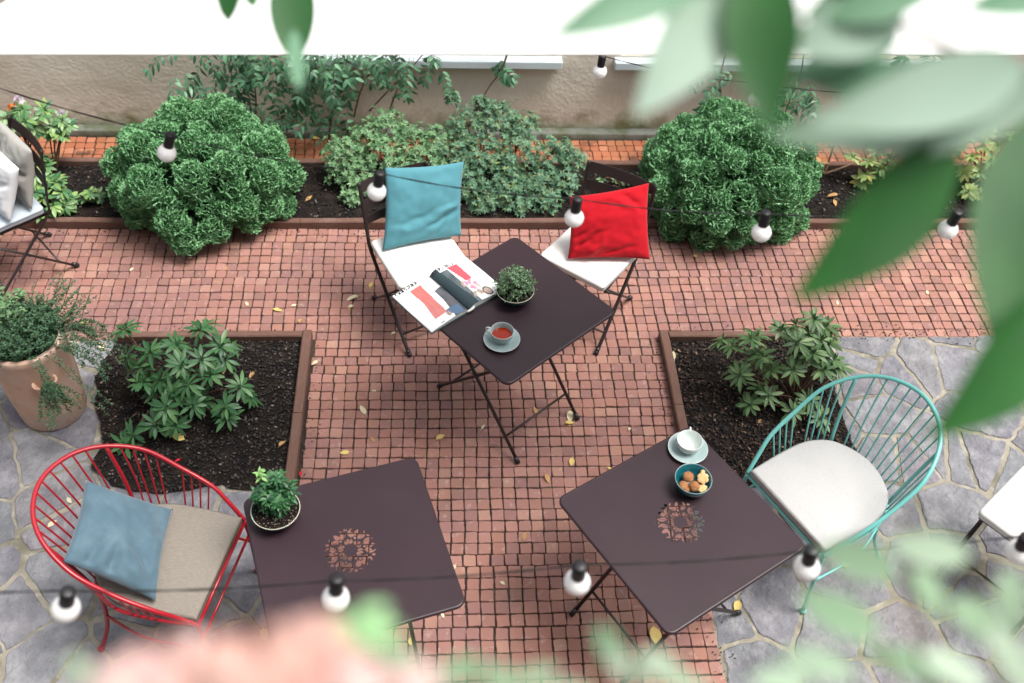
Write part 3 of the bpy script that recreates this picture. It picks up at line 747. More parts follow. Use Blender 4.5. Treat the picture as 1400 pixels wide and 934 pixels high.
# ------------------------------------------------------------------ wire armchairs
def wire(label, loc, rz, paint):
    t = thing('wire_armchair', label, 'armchair', loc, rz, 'wire armchairs')
    hw = .243
    hoop_h = [(0, hw, .45), (-.10, hw + .006, .448), (-.20, hw + .008, .445), (-.30, hw + .004, .442), (-.385, hw - .018, .44), (-.455, .175, .437), (-.500, .090, .436)]
    hp = spline(hoop_h + [(-.516, 0, .436)] + [(x, -y, z) for x, y, z in hoop_h[::-1]], 8)
    rail_h = [(0, hw + .002, .462), (-.065, hw + .024, .538), (-.135, hw + .045, .605), (-.26, hw + .055, .680), (-.40, hw + .048, .772), (-.53, .228, .835), (-.615, .130, .870)]
    rl = spline(rail_h + [(-.650, 0, .882)] + [(x, -y, z) for x, y, z in rail_h[::-1]], 8)
    mb = MB(); mb.tube(hp, .0075, 10); mb.build('seat_frame', paint, t)
    mb = MB(); mb.tube(rl, .0095, 12); mb.build('arm_rail', paint, t)
    def pos(path, f):
        L = [0]
        for i in range(1, len(path)): L.append(L[-1] + (path[i] - path[i - 1]).length)
        d = f * L[-1]
        for i in range(1, len(path)):
            if L[i] >= d: return path[i - 1].lerp(path[i], (d - L[i - 1]) / (L[i] - L[i - 1]))
        return path[-1]
    ff = [(.125, .115), (.150, .137), (.175, .159), (.200, .181), (.258, .245), (.280, .270), (.302, .295), (.324, .320)]
    ff += [(1 - a, 1 - b) for a, b in ff]
    ff += [(.5 + (i - 4) * .0262, .5 + (i - 4) * .0275) for i in range(9)]
    for fh, fr in ff:
        a, b = pos(hp, fh), pos(rl, fr); c = a.lerp(b, .5) + V((.012 if abs(fr - .5) < .2 else 0, 0, 0))
        mb = MB(); mb.tube(spline([a, c, b], 4), .0040, 6); mb.build('spindle', paint, t)
    for s in (1, -1):
        f1 = .5 - s * .15; f2 = .5 - s * .152
        a, b = pos(hp, f1), pos(rl, f2); mb = MB(); mb.tube(spline([a, a.lerp(b, .5) + V((.012, 0, 0)), b], 4), .0085, 10); mb.build('back_post', paint, t)
        y = abs(a.y)
        mb = MB(); mb.tube(spline([(a.x, s * y, .436), (a.x - .005, s * (y + .005), .30), (a.x - .03, s * (y + .015), .15), (-.52, s * .235, .012)], 6), .0095, 10); lg = mb.build('rear_leg', paint, t)
        mb = MB(); mb.ball((-.523, s * .236, .012), .0155, 12, 8, (1, 1, .8)); mb.build('foot_cap', paint, lg)
        mb = MB(); mb.tube(spline([(0, s * hw, .46), (0, s * (hw + .01), .30), (-.015, s * .265, .012)], 5), .0095, 10); lg = mb.build('front_leg', paint, t)
        mb = MB(); mb.ball((-.016, s * .266, .012), .0155, 12, 8, (1, 1, .8)); mb.build('foot_cap', paint, lg)
        mb = MB(); mb.tube(spline([(a.x - .012, s * (y + .008), .25), (-.25, s * (hw + .015), .275), (-.003, s * (hw + .012), .275)], 6), .0062, 8); mb.build('stretcher', paint, t)
    mb = MB(); mb.tube([(0, hw, .45), (0, 0, .45), (0, -hw, .45)], .0075, 10); mb.build('front_bar', paint, t)
    mb = MB(); mb.tube([(-.002, hw + .01, .335), (-.002, 0, .335), (-.002, -hw - .01, .335)], .0062, 8); mb.build('stretcher', paint, t)
    return t, [(p.x, p.y) for p in hp]
redloc, redrz = (-.920, 2.160, 0), math.radians(-14)
tealloc, tealrz = (1.447, 2.385, 0), math.radians(-151)
_, hoop = wire('red wire armchair with curved spindle back on the left flagstones', redloc, redrz, 'redpaint')
wire('turquoise wire armchair with curved spindle back beside the right bed', tealloc, tealrz, 'tealpaint')
dsh = dens([(x * .965 - .004, y * .960) for x, y in hoop], .03)
pad('seat_pad', dsh, .448, .052, 'taupe', redloc, redrz, rd=.016, label='taupe seat pad with rounded back in the red wire armchair', group=PG)
pad('seat_pad', dsh, .448, .052, 'offwhite', tealloc, tealrz, rd=.016, label='speckled off white seat pad in the turquoise wire armchair', group=PG)

# ------------------------------------------------------------------ loose cushions
def cushion(label, corners, T, m, seed, wr=.006, up=None, creases=(), sag=.055, n=46, bow=0):
    """corners: bottom-left, bottom-right, top-right, top-left"""
    bl, br, tr, tl = [V(c) for c in corners]
    nrm = (br - bl).cross(tl - bl).normalized()
    vs = []; fs = []; uv = []
    for side in (1, -1):
        for j in range(n + 1):
            for i in range(n + 1):
                u, v = -1 + 2 * i / n, -1 + 2 * j / n
                pu = u * (1 - sag * (1 - v * v) * abs(u) ** 3); pv = v * (1 - sag * (1 - u * u) * abs(v) ** 3)
                p = bl * ((1 - pu) * (1 - pv) / 4) + br * ((1 + pu) * (1 - pv) / 4) + tr * ((1 + pu) * (1 + pv) / 4) + tl * ((1 - pu) * (1 + pv) / 4)
                h = T / 2 * (max(0, (1 - u * u)) ** .55 * max(0, (1 - v * v)) ** .55) ** .8
                e = min(1, 6 * min(1 - abs(u), 1 - abs(v)))
                w = wr * mn.noise(V((u * 2.1, v * 2.1, seed))) + wr * .45 * mn.noise(V((u * 5, v * 5, seed + 4)))
                for (cu, cv, ang, amp, wid, ln) in creases:
                    dx, dy = u - cu, v - cv; al = dx * math.cos(ang) + dy * math.sin(ang); ac = -dx * math.sin(ang) + dy * math.cos(ang)
                    ac += .12 * mn.noise(V((al * 3, cu * 7, cv * 5)))
                    w += amp * math.exp(-(ac / wid) ** 2) * math.exp(-(al / ln) ** 2)
                w *= min(1, h / (T * .22))
                q = p + nrm * (side * h + w * e * (1 if side > 0 else .3) + bow * (1 - u * u) * (1 - v * v))
                # corners turn slightly
                q += nrm * (.010 * mn.noise(V((u * 1.3 + seed, v * 1.3, 2))) * (u * u * v * v))
                vs.append(q); uv.append((i / n, j / n))
    N1 = (n + 1) * (n + 1)
    for j in range(n):
        for i in range(n):
            a = j * (n + 1) + i
            fs.append((a, a + 1, a + n + 2, a + n + 1)); fs.append((N1 + a, N1 + a + n + 1, N1 + a + n + 2, N1 + a + 1))
    c = (bl + br) / 2
    me = bpy.data.meshes.new('cushion'); me.from_pydata([p - c for p in vs], [], fs)
    ul = me.uv_layers.new(name='UVMap')
    for l in me.loops: ul.data[l.index].uv = uv[l.vertex_index]
    b = bmesh.new(); b.from_mesh(me); bmesh.ops.remove_doubles(b, verts=b.verts, dist=.0004); b.to_mesh(me); b.free()
    me.polygons.foreach_set('use_smooth', [True] * len(me.polygons)); me.materials.append(M[m])
    o = bpy.data.objects.new('cushion', me); COL.objects.link(o); o.location = c
    return tag(o, label, 'cushion', 'loose cushions')
def W(loc, rz, x, y, z):
    p = chairpt(loc, rz, x, y); return V((p[0], p[1], z))
cushion('turquoise woven cushion leaning against the chair back left of the magazine table',
        [at(523, 343, .515), at(631, 322, .515), at(634, 221, .87), at(526, 229, .87)], .10, 'blue', 3, .008,
        creases=[(.45, -.45, .45, -.016, .07, .55), (.35, -.75, .9, -.014, .06, .4), (-.1, -.25, .3, -.010, .08, .6), (.6, -.2, .5, .012, .08, .4), (-.4, -.55, -.2, .008, .1, .4)])
cushion('bright red cushion tilted on its chair behind the magazine table',
        [at(776, 354, .52), at(889, 355, .515), at(887, 250, .84), at(779, 269, .80)], .12, 'red', 11, .009,
        creases=[(-.6, -.5, .8, -.018, .07, .5), (-.3, -.55, 1.0, .014, .08, .5), (-.75, -.2, .7, -.012, .06, .4), (.55, .6, -.8, -.012, .07, .4), (.3, .65, -.6, .010, .08, .4), (.1, -.75, .25, -.010, .06, .5)])
cushion('slate blue velvet cushion reclining in the red wire armchair',
        [at(213, 822, .53), at(236, 697, .53), at(117, 657, .76), at(86, 768, .74)], .12, 'slate', 23, .012,
        creases=[(-.75, .05, .1, -.022, .10, .35), (-.45, -.5, .7, -.018, .14, .4), (-.75, -.3, 1.2, .010, .13, .4), (-.65, .5, -.4, -.018, .10, .4), (.7, .75, .9, -.012, .07, .35), (-.3, .2, 1.3, .008, .14, .5)])
cushion('crumpled grey linen cushion at the back of the left edge chair',
        [W(C3.location, a3, -.10, -.17, .52), W(C3.location, a3, -.12, .21, .52), W(C3.location, a3, -.225, .215, .86), W(C3.location, a3, -.215, -.18, .86)], .11, 'greycloth', 31, .014,
        creases=[(.6, 0, .3, -.02, .1, .5), (-.5, .3, 1.2, -.016, .08, .5), (-.7, -.4, 1.4, .016, .08, .5)])
cushion('white cushion in front of the grey one on the left edge chair',
        [W(C3.location, a3, .03, -.15, .52), W(C3.location, a3, .01, .23, .52), W(C3.location, a3, -.13, .225, .80), W(C3.location, a3, -.11, -.16, .80)], .11, 'whitecloth', 37, .012,
        creases=[(.4, 0, .5, -.018, .1, .5), (-.6, .3, 1.3, -.016, .08, .4)])

# ------------------------------------------------------------------ things on the tables
ZT_ = .7405
def cup(label, slab, p, full, ha):
    s = thing('saucer', slab, 'saucer', (p[0], p[1], ZT_), 0, 'grey blue saucers')
    mb = MB(); mb.lathe([(.0, .003), (.030, .003), (.034, .0), (.038, .0), (.040, .003), (.060, .0075), (.080, .015), (.0835, .0172), (.0835, .0185), (.081, .0185), (.060, .0115), (.036, .0065), (.030, .0085), (0, .0085)], 56); mb.build('dish', 'ceramic', s)
    mb = MB(); mb.tube([(.0832 * math.cos(2 * PI * i / 56), .0832 * math.sin(2 * PI * i / 56), .0182) for i in range(56)], .0009, 6, closed=True); mb.build('rim', 'ceramicpale', s)
    c = thing('cup', label[0].upper() + label[1:] if False else label, 'cup', (p[0], p[1], ZT_ + .0088), ha, 'grey blue cups')
    mb = MB(); mb.lathe([(0, .002), (.022, .002), (.024, 0), (.027, 0), (.028, .004), (.036, .010), (.046, .024), (.0515, .042), (.0535, .060), (.0525, .0612), (.0512, .060), (.049, .042), (.0435, .026), (.033, .013), (.020, .0085), (0, .008)], 48)
    mb.build('body', 'ceramicpale' if not full else 'ceramic', c)
    mb = MB(); mb.tube([(.0526 * math.cos(2 * PI * i / 48), .0526 * math.sin(2 * PI * i / 48), .0608) for i in range(48)], .0011, 6, closed=True); mb.build('rim', 'ceramicpale', c)
    mb = MB(); mb.tube(spline([(.050, 0, .052), (.066, 0, .056), (.077, 0, .048), (.073, 0, .030), (.058, 0, .020), (.043, 0, .021)], 6), .0042, 8, flat=.8); mb.build('handle', 'ceramicpale', c)
    if full:
        mb = MB(); mb.lathe([(0, 0), (.0455, 0)], 40, (0, 0, .034)); mb.build('tea', 'tea', c)
cup('grey blue cup of red tea on the magazine table', 'grey blue saucer holding the cup of red tea', at(686, 465, .748), True, math.radians(158))
cup('empty pale cup at the corner of the rosette table with biscuits', 'grey blue saucer holding the empty cup beside the biscuit bowl', at(940, 614, .748), False, math.radians(78))

b2 = at(946, 662, .775)
bw = thing('bowl', 'teal bowl of biscuits on the right rosette table', 'bowl', (b2[0], b2[1], ZT_))
mb = MB(); mb.lathe([(0, .002), (.030, .002), (.032, 0), (.036, 0), (.038, .004), (.054, .018), (.068, .042), (.0745, .072), (.0735, .0735), (.0715, .072), (.065, .044), (.051, .022), (.030, .010), (0, .009)], 56); mb.build('body', 'tealbowl', bw)
mb = MB(); mb.tube([(.0738 * math.cos(2 * PI * i / 56), .0738 * math.sin(2 * PI * i / 56), .0733) for i in range(56)], .0011, 6, closed=True); mb.build('rim', 'ceramic', bw)
def walnut(label, px, py, z, r):
    p = at(px, py, z); mb = MB(); mb.ball((0, 0, 0), r, 22, 14, (1, 1, .82)); mb.v = [v * (1 + .07 * mn.noise(v * 120) + .05 * mn.noise(v * 45)) for v in mb.v]
    o = mb.build('biscuit', 'biscuit'); o.location = p; o.rotation_euler = (U(-.5, .5), U(-.5, .5), U(0, 6)); tag(o, label, 'biscuit', 'biscuits in the teal bowl')
walnut('round walnut biscuit at the top of the pile in the bowl', 941, 652, .795, .0225)
walnut('round walnut biscuit at the left of the bowl beneath the top one', 934, 664, .783, .0205)
walnut('dark round walnut biscuit nearest the viewer in the bowl', 949, 665, .787, .0225)
walnut('small walnut biscuit tucked low under the others', 938, 669, .772, .017)
def flower(label, px, py, z, tilt, r=.022):
    p = at(px, py, z); mb = MB(); n = 48; vs = []; fs = []
    for (k, zz) in ((.94, -.005), (1, -.003), (1, .002), (.93, .0045), (.5, .0045)):
        for i in range(n):
            q = 2 * PI * i / n; R = r * k * (.84 + .16 * abs(math.cos(3 * q)) ** .6 * 1.25); vs.append((R * math.cos(q), R * math.sin(q), zz + .0006 * mn.noise(V((R * 300 * math.cos(q), R * 300 * math.sin(q), zz)))))
    for a in range(4):
        for i in range(n): fs.append((a * n + i, a * n + (i + 1) % n, a * n + n + (i + 1) % n, a * n + n + i))
    fs += [tuple(4 * n + i for i in range(n)), tuple(n - 1 - i for i in range(n))]
    mb.add(vs, fs); o = mb.build('biscuit', 'shortbread'); o.location = p; o.rotation_euler = tilt; tag(o, label, 'biscuit', 'biscuits in the teal bowl')
flower('flower shaped shortbread biscuit leaning upright at the right of the bowl', 961, 654, .797, (.35, -.55, .3), .0235)
flower('flower shaped shortbread biscuit behind the leaning one', 963, 649, .791, (.5, -.7, .9), .021)
flower('flower shaped shortbread biscuit lowest at the right of the bowl', 960, 668, .781, (-.25, -.3, .1), .021)

def potplant(label, p, r, h, body, cat='pot plant'):
    t = thing('potted_plant', label, cat, (p[0], p[1], ZT_))
    mb = MB(); mb.lathe([(0, 0), (r * .52, 0), (r * .56, .004), (r * .80, h * .4), (r * .95, h * .78), (r, h), (r * .985, h + .002), (r * .955, h), (r * .90, h * .78), (r * .86, h * .74)], 56); mb.build('bowl', body, t)
    mb = MB(); mb.tube([(r * .98 * math.cos(2 * PI * i / 56), r * .98 * math.sin(2 * PI * i / 56), h + .0005) for i in range(56)], .0018, 6, closed=True); mb.build('rim', 'rim', t)
    mb = MB(); n = 40
    mb.lathe([(0, h * .86)] + [(r * .9 * k / 5, h * (.86 - .06 * (k / 5) ** 2)) for k in range(1, 6)], n); mb.v = [v + V((0, 0, .005 * mn.noise(v * 60))) for v in mb.v]; mb.build('potting_soil', 'potsoil', t)
    mb = MB()
    for _ in range(260):
        a = U(0, 2 * PI); q = r * .88 * math.sqrt(U(0, 1)); mb.ball((q * math.cos(a), q * math.sin(a), h * (.86 - .05 * (q / r) ** 2) + .002), U(.0012, .003), 5, 3)
    mb.build('grit', 'bead', t)['kind'] = 'stuff'
    return t
b1 = at(704, 402, .775)
t = potplant('dome of grey green thyme in a dark teal bowl on the magazine table', b1, .0905, .062, 'darkbowl')
lf = MB(); st = MB(); C0 = V((0, .012, .055))
for k in range(430):
    d = rdir(-.05, 1); d = V((d.x, d.y + .12, d.z)).normalized(); R = U(.72, 1.0) * (1 + .14 * mn.noise(d * 2.5)) * (1.14 if k % 23 == 0 else 1)
    e = C0 + V((d.x * .104 * R, d.y * .092 * R, d.z * .128 * R)); b0 = V((U(-.03, .03), U(-.02, .03), .055))
    mid = b0.lerp(e, .55) + V((0, 0, .012))
    if k % 3 == 0: st.tube(spline([b0, mid, e], 3), .0008, 4)
    for j in range(U(0, 1) > .5 and 5 or 4):
        q = mid.lerp(e, .25 + .75 * j / 4)
        for s in (1, -1):
            dd = (rdir() + (e - mid).normalized() * .5).normalized(); lf.sleaf(q, dd, (d + rdir() * .4), U(.0085, .0135), U(.0055, .008))
st.build('stems', 'herbstem', t); lf.build('foliage', 'thyme', t)
b3 = at(378, 702, .775)
t = potplant('glossy dark green bushy plant in a dark bowl on the left rosette table', b3, .0945, .065, 'darkbowl')
lf = MB(); st = MB(); lime = MB()
for k in range(30):
    a = U(0, 2 * PI); q = .075 * math.sqrt(U(.05, 1)); b0 = V((q * .5 * math.cos(a), q * .5 * math.sin(a) + .01, .055)); H = U(.09, .16)
    e = V((q * 1.1 * math.cos(a), q * math.sin(a) + .03, .055 + H * (1.05 - q * 4)))
    if k == 0: e = V((-.055, .07, .215))
    if k == 1: e = V((.055, .05, .17))
    path = spline([b0, b0.lerp(e, .5) + V((0, 0, .015)), e], 4); st.tube(path, .0016, 5)
    for j, pp in enumerate(path[1:]):
        for s in range(4):
            d = rdir(-.2, .7); tgt = lime if (k == 0 and j > 4) else lf
            tgt.leaf(pp, d, V((0, 0, 1)) + rdir() * .3, U(.024, .036), U(.010, .015), .25, .25, 2)
st.build('stems', 'herbstem', t); lf.build('foliage', 'basil', t); lime.build('young_shoot', 'limeleaf', t)

# magazine
mg = thing('magazine', 'open magazine with red and pink photographs hanging over the table edge', 'magazine', (.003, 3.458, ZT_), math.radians(38.5))
HW, HL = .222, .150
def prof(x, side):
    a = abs(x) / HW
    return .0035 + (.034 if side > 0 else .026) * (1 - math.exp(-a * 13)) * (1 - .86 * a ** 1.25) + .003
def left_img(u, v):      # u from outer edge to spine, v bottom to top
    w = (.82, .84, .84)
    if v > .935 and .05 < u < .62 and mn.noise(V((int(u * 46) * 1.7, int(v * 60) * .9, 1))) > -.12 and int(u * 46) % 4: return (.02, .02, .025)
    sk = .30 + .10 * v
    if .16 < v < .88 and (sk - .02 - .02 * math.sin(v * 9)) < u < (sk + .22 + .06 * (1 - v)):
        k = .04 * mn.noise(V((u * 20, v * 6, 2)))
        return (.62 + k, .16 + k + .07 * (1 - v), .15 + k + .06 * (1 - v))
    if (u - .58) ** 2 * 1.6 + (v - .12) ** 2 < .0035: return (.20, .14, .12) if mn.noise(V((u * 40, v * 40, 0))) > 0 else (.55, .42, .38)
    if .56 < u < .9 and v < .2 and u + v > .72: return (.10, .17, .27)
    if u > .74 - .25 * max(0, .4 - v) and v < .62 + .2 * (u - .7): 
        k = .10 + .12 * mn.noise(V((u * 5, v * 4, 7))); return (k + .02, k + .02, k + .04)
    if u > .93: return (.25, .24, .24)
    if .03 < v < .045 and .3 < u < .38: return (.2, .3, .3)
    return w
def right_img(u, v):     # u from spine to outer edge
    w = (.82, .84, .84)
    if v > .925 and .02 < u < .60 and mn.noise(V((int(u * 46) * 1.3, int(v * 60) * .7, 5))) > -.12 and int(u * 46) % 4: return (.02, .02, .025)
    if .50 < v < .92 and .38 + (.92 - v) * .20 < u < .66 - (.92 - v) * .06: return (.62, .10, .13)
    if (u - .50) ** 2 * 1.2 + (v - .40) ** 2 < .020: return (.72, .26, .42) if mn.noise(V((u * 12, v * 12, 3))) > -.1 else (.75, .62, .55)
    if (u - .66) ** 2 + (v - .13) ** 2 < .011: return (.52, .40, .34) if (u - .66) ** 2 + (v - .13) ** 2 < .006 else (.10, .08, .07)
    if .30 < u < .62 and .12 < v < .52 and mn.noise(V((u * 11, v * 9, 9))) > .05: return (.42, .33, .28)
    if u < .16 + .12 * (1 - v): return (.03, .055, .065)
    if u < .36 and v < .88:
        k = .14 + .14 * mn.noise(V((u * 6, v * 5, 4))); return (k * .8, k, k * 1.1)
    return w
def page(side, fn, label):
    nx, ny = 84, 110; vs = []; fs = []; cols = []
    for j in range(ny + 1):
        for i in range(nx + 1):
            x = side * HW * i / nx; y = -HL + 2 * HL * j / ny
            vs.append((x, y, prof(x, side) + .0012 * math.sin(y * 22 + x * 9)))
    for j in range(ny):
        for i in range(nx):
            a = j * (nx + 1) + i; f = (a, a + 1, a + nx + 2, a + nx + 1); fs.append(f if side > 0 else f[::-1])
            u = (i + .5) / nx; cols.append(fn(u if side > 0 else 1 - u, (j + .5) / ny))
    me = bpy.data.meshes.new('page'); me.from_pydata(vs, [], fs)
    ca = me.color_attributes.new('Col', 'FLOAT_COLOR', 'CORNER')
    for p_, c in zip(me.polygons, cols):
        for li in p_.loop_indices: ca.data[li].color = (*c, 1)
    me.polygons.foreach_set('use_smooth', [True] * len(me.polygons)); me.materials.append(M['page'])
    o = bpy.data.objects.new('page', me); COL.objects.link(o); o.parent = mg
    # the block of pages below and the cover
    mb = MB(); vs = []; fs = []; n = 30
    for i in range(n + 1):
        x = side * (HW + .001) * i / n; z = prof(x, side) - .0022
        for y in (-HL + .001, HL - .001): vs += [(x, y, max(.0025, z)), (x, y, .0025 + .15 * max(0, z - .004))]
    for i in range(n):
        a = i * 4
        fs += [(a, a + 4, a + 5, a + 1), (a + 2, a + 3, a + 7, a + 6), (a, a + 2, a + 6, a + 4), (a + 1, a + 5, a + 7, a + 3)]
    e = n * 4; fs += [(e, e + 2, e + 3, e + 1)]
    mb.add(vs, fs); mb.build('page_block', 'paper', mg, smooth=False)
page(-1, left_img, ''); page(1, right_img, '')
mb = MB(); mb.box((-HW - .004, -HL - .003, .0004), (HW + .004, HL + .003, .0022)); mb.build('cover', 'cover', mg, smooth=False)
mb = MB(); mb.tube(spline([(-.012, -HL + .002, .008), (-.004, -HL - .004, .013), (.012, -HL - .005, .016), (.03, -HL + .001, .014)], 5), .006, 8); mb.build('page_corner', 'whitepad', mg)

# ------------------------------------------------------------------ festoon lights
def festoon(label, bulbs, h, ends, blabels=None):
    t = thing('string_lights', label, 'string lights', bulbs[0], 0, 'festoon lights with opal bulbs')
    o = V(bulbs[0]); up = .074
    tops = [V(b) + V((0, 0, up)) for b in bulbs]
    path = [V(ends[0])] + tops + [V(ends[1])]; full = []
    for i in range(len(path) - 1):
        a, b = path[i], path[i + 1]; L = (b - a).length
        for k in range(10):
            u = k / 10; p = a.lerp(b, u); p.z -= min(.05, .05 * L) * 4 * u * (1 - u) * .6; full.append(p - o)
    full.append(path[-1] - o)
    mb = MB()
    c1 = [p + V((0, .0016 * math.sin(i * 1.3), .0016 * math.cos(i * 1.3))) for i, p in enumerate(full)]
    c2 = [p - V((0, .0016 * math.sin(i * 1.3), .0016 * math.cos(i * 1.3))) for i, p in enumerate(full)]
    mb.tube(c1, .0013, 6); mb.tube(c2, .0013, 6); mb.build('cable', 'cable', t)
    for b, tlt in zip(bulbs, blabels):
        p = V(b) - o; tl = Matrix.Rotation(tlt, 4, 'Y') @ Matrix.Rotation(U(-.08, .08), 4, 'X')
        mb = MB(); mb.lathe([(0, .082), (.013, .082), (.0165, .079), (.0170, .060), (.0164, .046), (.0168, .044), (.0168, .029), (.0150, .025), (0, .025)], 24); mb.v = [tl @ (v * .94) + p for v in mb.v]; mb.build('socket', 'socket', t)
        mb = MB(); pr = [(0, -.0315)]
        for i in range(1, 13):
            q = PI * (i / 15.2); pr.append((.0315 * math.sin(q), -.0315 * math.cos(q)))
        pr += [(.0145, .030), (.013, .034)]
        mb.lathe(pr, 32); mb.v = [tl @ (v * .94) + p for v in mb.v]; mb.build('bulb', 'bulb', t)
festoon('string of round white bulbs nearest the wall, with a bulb hanging before the plaster', [at(820, 98, 1.86), at(1033, 136, 1.86), at(1262, 150, 1.90)], 0, [at(560, -10, 2.15), at(1700, 120, 2.2)], (.05, .05, .0))
festoon('string of round white bulbs across the middle, hanging before the cushions', [at(228, 209, 2.16), at(515, 262, 2.16), at(785, 298, 2.16), at(1041, 318, 2.16), at(1296, 314, 2.16)], 0, [at(-160, 60, 2.32), at(1700, 285, 2.3)], (.36, .2, .05, -.02, .05))
festoon('string of blurred round white bulbs nearest the viewer, over the rosette tables', [at(90, 832, 2.17), at(459, 818, 2.17), at(789, 796, 2.17), at(1103, 776, 2.17), at(1393, 755, 2.17)], 0, [at(-400, 800, 2.4), at(1800, 700, 2.4)], (.32, .1, -.02, -.12, -.2))

# ------------------------------------------------------------------ planting
def conifer(label, c, r, seed, nl=46):
    random.seed(seed); t = thing('globe_conifer', label, 'shrub', (c[0], c[1], 0), 0, 'globe conifers')
    c = V((0, 0, c[2])); lumps = []
    for k in range(4000):
        d = rdir(-.55, 1)
        p = V((d.x * r[0], d.y * r[1], d.z * r[2])); p *= U(.76, 1.08) * (1 + .12 * mn.noise(d * 2 + V((seed, 0, 0)))); 
        if (c + p).z < .07: continue
        R = U(.062, .125)
        if all((p - q).length > .67 * (R + s) for q, s in lumps): lumps.append((p, R))
        if len(lumps) >= nl * 3: break
    mb = MB(); core = MB()
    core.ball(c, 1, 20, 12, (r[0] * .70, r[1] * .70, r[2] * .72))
    for p, R in lumps:
        od = V((p.x / r[0], p.y / r[1], p.z / r[2])).normalized(); got = []
        for k in range(1500):
            d = (rdir() + od * .5).normalized()
            if d.dot(od) < -.1 or any((d - g).length < .0150 / R for g in got): continue
            got.append(d)
            q = c + p + d * R * (U(.78, 1.04) + .22 * mn.noise(d * 2.2 + p * 20))
            # one small cupped spray, standing up and curling outwards
            upv = (d * .5 + V((0, 0, .8)) + od * .2 + rdir() * .4).normalized()
            sd = upv.cross(d + rdir() * .4)
            if sd.length < .05: continue
            sd.normalize(); nn = upv.cross(sd); nn = nn if nn.dot(d) > 0 else -nn
            L = U(.020, .038); na = 8; vs = []; fs = []
            for j in range(na):
                a = -1.15 + 2.3 * j / (na - 1) + U(-.08, .08); dirc = upv * math.cos(a) + sd * math.sin(a); jag = U(.9, 1.2) if j % 2 else U(.58, .85)
                for (f, o_) in ((.12, .0), (.66, .06), (1.0, .34)):
                    vs.append(q - upv * L * .4 + dirc * L * f * (jag if f == 1 else 1) + nn * (L * o_ * U(.5, 1.5)) - nn * (L * .32 * math.cos(a) * f))
            for j in range(na - 1):
                b = j * 3; fs += [(b, b + 1, b + 4, b + 3), (b + 1, b + 2, b + 5, b + 4)]
            mb.add(vs, fs)
    mb.build('foliage', 'conifer', t, smooth=False); core.build('shade_core', 'conifershade', t)
conifer('large round globe conifer on the left, spilling over the timber edging', (-1.48, 4.97, .25), (.48, .39, .35), 21)
conifer('round globe conifer on the right, behind the paving by the bare twigs', (1.75, 4.96, .25), (.46, .40, .36), 33)

def rosette(lf, p, d, n, L, W, bend=.2):
    d = V(d).normalized(); a0 = U(0, 6.28); s = d.orthogonal().normalized(); u = d.cross(s)
    for k in range(n):
        a = a0 + 2 * PI * k / n + U(-.25, .25); el = U(.15, .75)
        dd = (s * math.cos(a) + u * math.sin(a)) * math.cos(el) + d * math.sin(el)
        lf.leaf(p, dd, d, L * U(.75, 1.1), W * U(.85, 1.1), bend, .2, 1)
def azalea(label, lumps, base, m, seed, dens=1.0):
    random.seed(seed); t = thing('azalea_bush', label, 'shrub', (base[0], base[1], 0), 0, 'small leaved azalea bushes')
    o = V((base[0], base[1], 0)); lf = MB(); tw = MB()
    for (px, py, R) in lumps:
        Y = 4.98 + (280 - py) / 100 * .40; c = aty(px, py, Y); c.z = max(c.z, .06)
        gr = V((o.x + (c.x - o.x) * .5 + U(-.05, .05), o.y + (c.y - o.y) * .5, .02))
        tw.tube([p - o for p in spline([gr, gr.lerp(c, .5) + V((U(-.03, .03), U(-.03, .03), .03)), c], 4)], [.006 - .0003 * i for i in range(9)], 6)
        for k in range(int(112 * dens * (R / .12) ** 2)):
            d = rdir(-.5, 1); q = c + d * R * U(.55, 1.15); q.z = max(q.z, .03)
            rosette(lf, q - o, d * .6 + V((0, -.2, .75)) + rdir() * .35, random.choice((6, 7, 8)), U(.024, .038), U(.010, .0135))
            if k % 5 == 0:
                tw.tube([c - o + d * R * .2, q - o], .0014, 4)
        for k in range(3):
            d = rdir(.1, 1); q = c + d * R * U(1.2, 1.5); tw.tube([c - o, c.lerp(q, .6) - o + rdir() * .01, q - o], .0016, 4); rosette(lf, q - o, d + V((0, 0, .4)), 7, .026, .010)
    lf.build('foliage', m, t); tw.build('twigs', 'bark', t)
azalea('bright green azalea bush with small leaves behind the turquoise cushion', [(470, 215, .12), (500, 190, .10), (530, 175, .11), (565, 200, .12), (520, 215, .12), (600, 190, .08), (490, 245, .10), (458, 240, .05), (550, 235, .12), (585, 225, .10), (480, 275, .06), (460, 205, .07), (610, 215, .08)],
       at(530, 250), 'azalea', 41)
azalea('wide bluish green azalea bush between the two chairs', [(640, 175, .12), (680, 165, .12), (715, 175, .10), (655, 140, .05), (620, 135, .045), (620, 210, .11), (660, 215, .13), (705, 210, .13), (750, 215, .11), (785, 220, .08), (640, 250, .11), (690, 255, .13), (735, 255, .12), (770, 250, .09), (660, 285, .08), (705, 285, .09), (745, 280, .09), (770, 205, .06)],
       at(695, 262), 'azaleaB', 43)

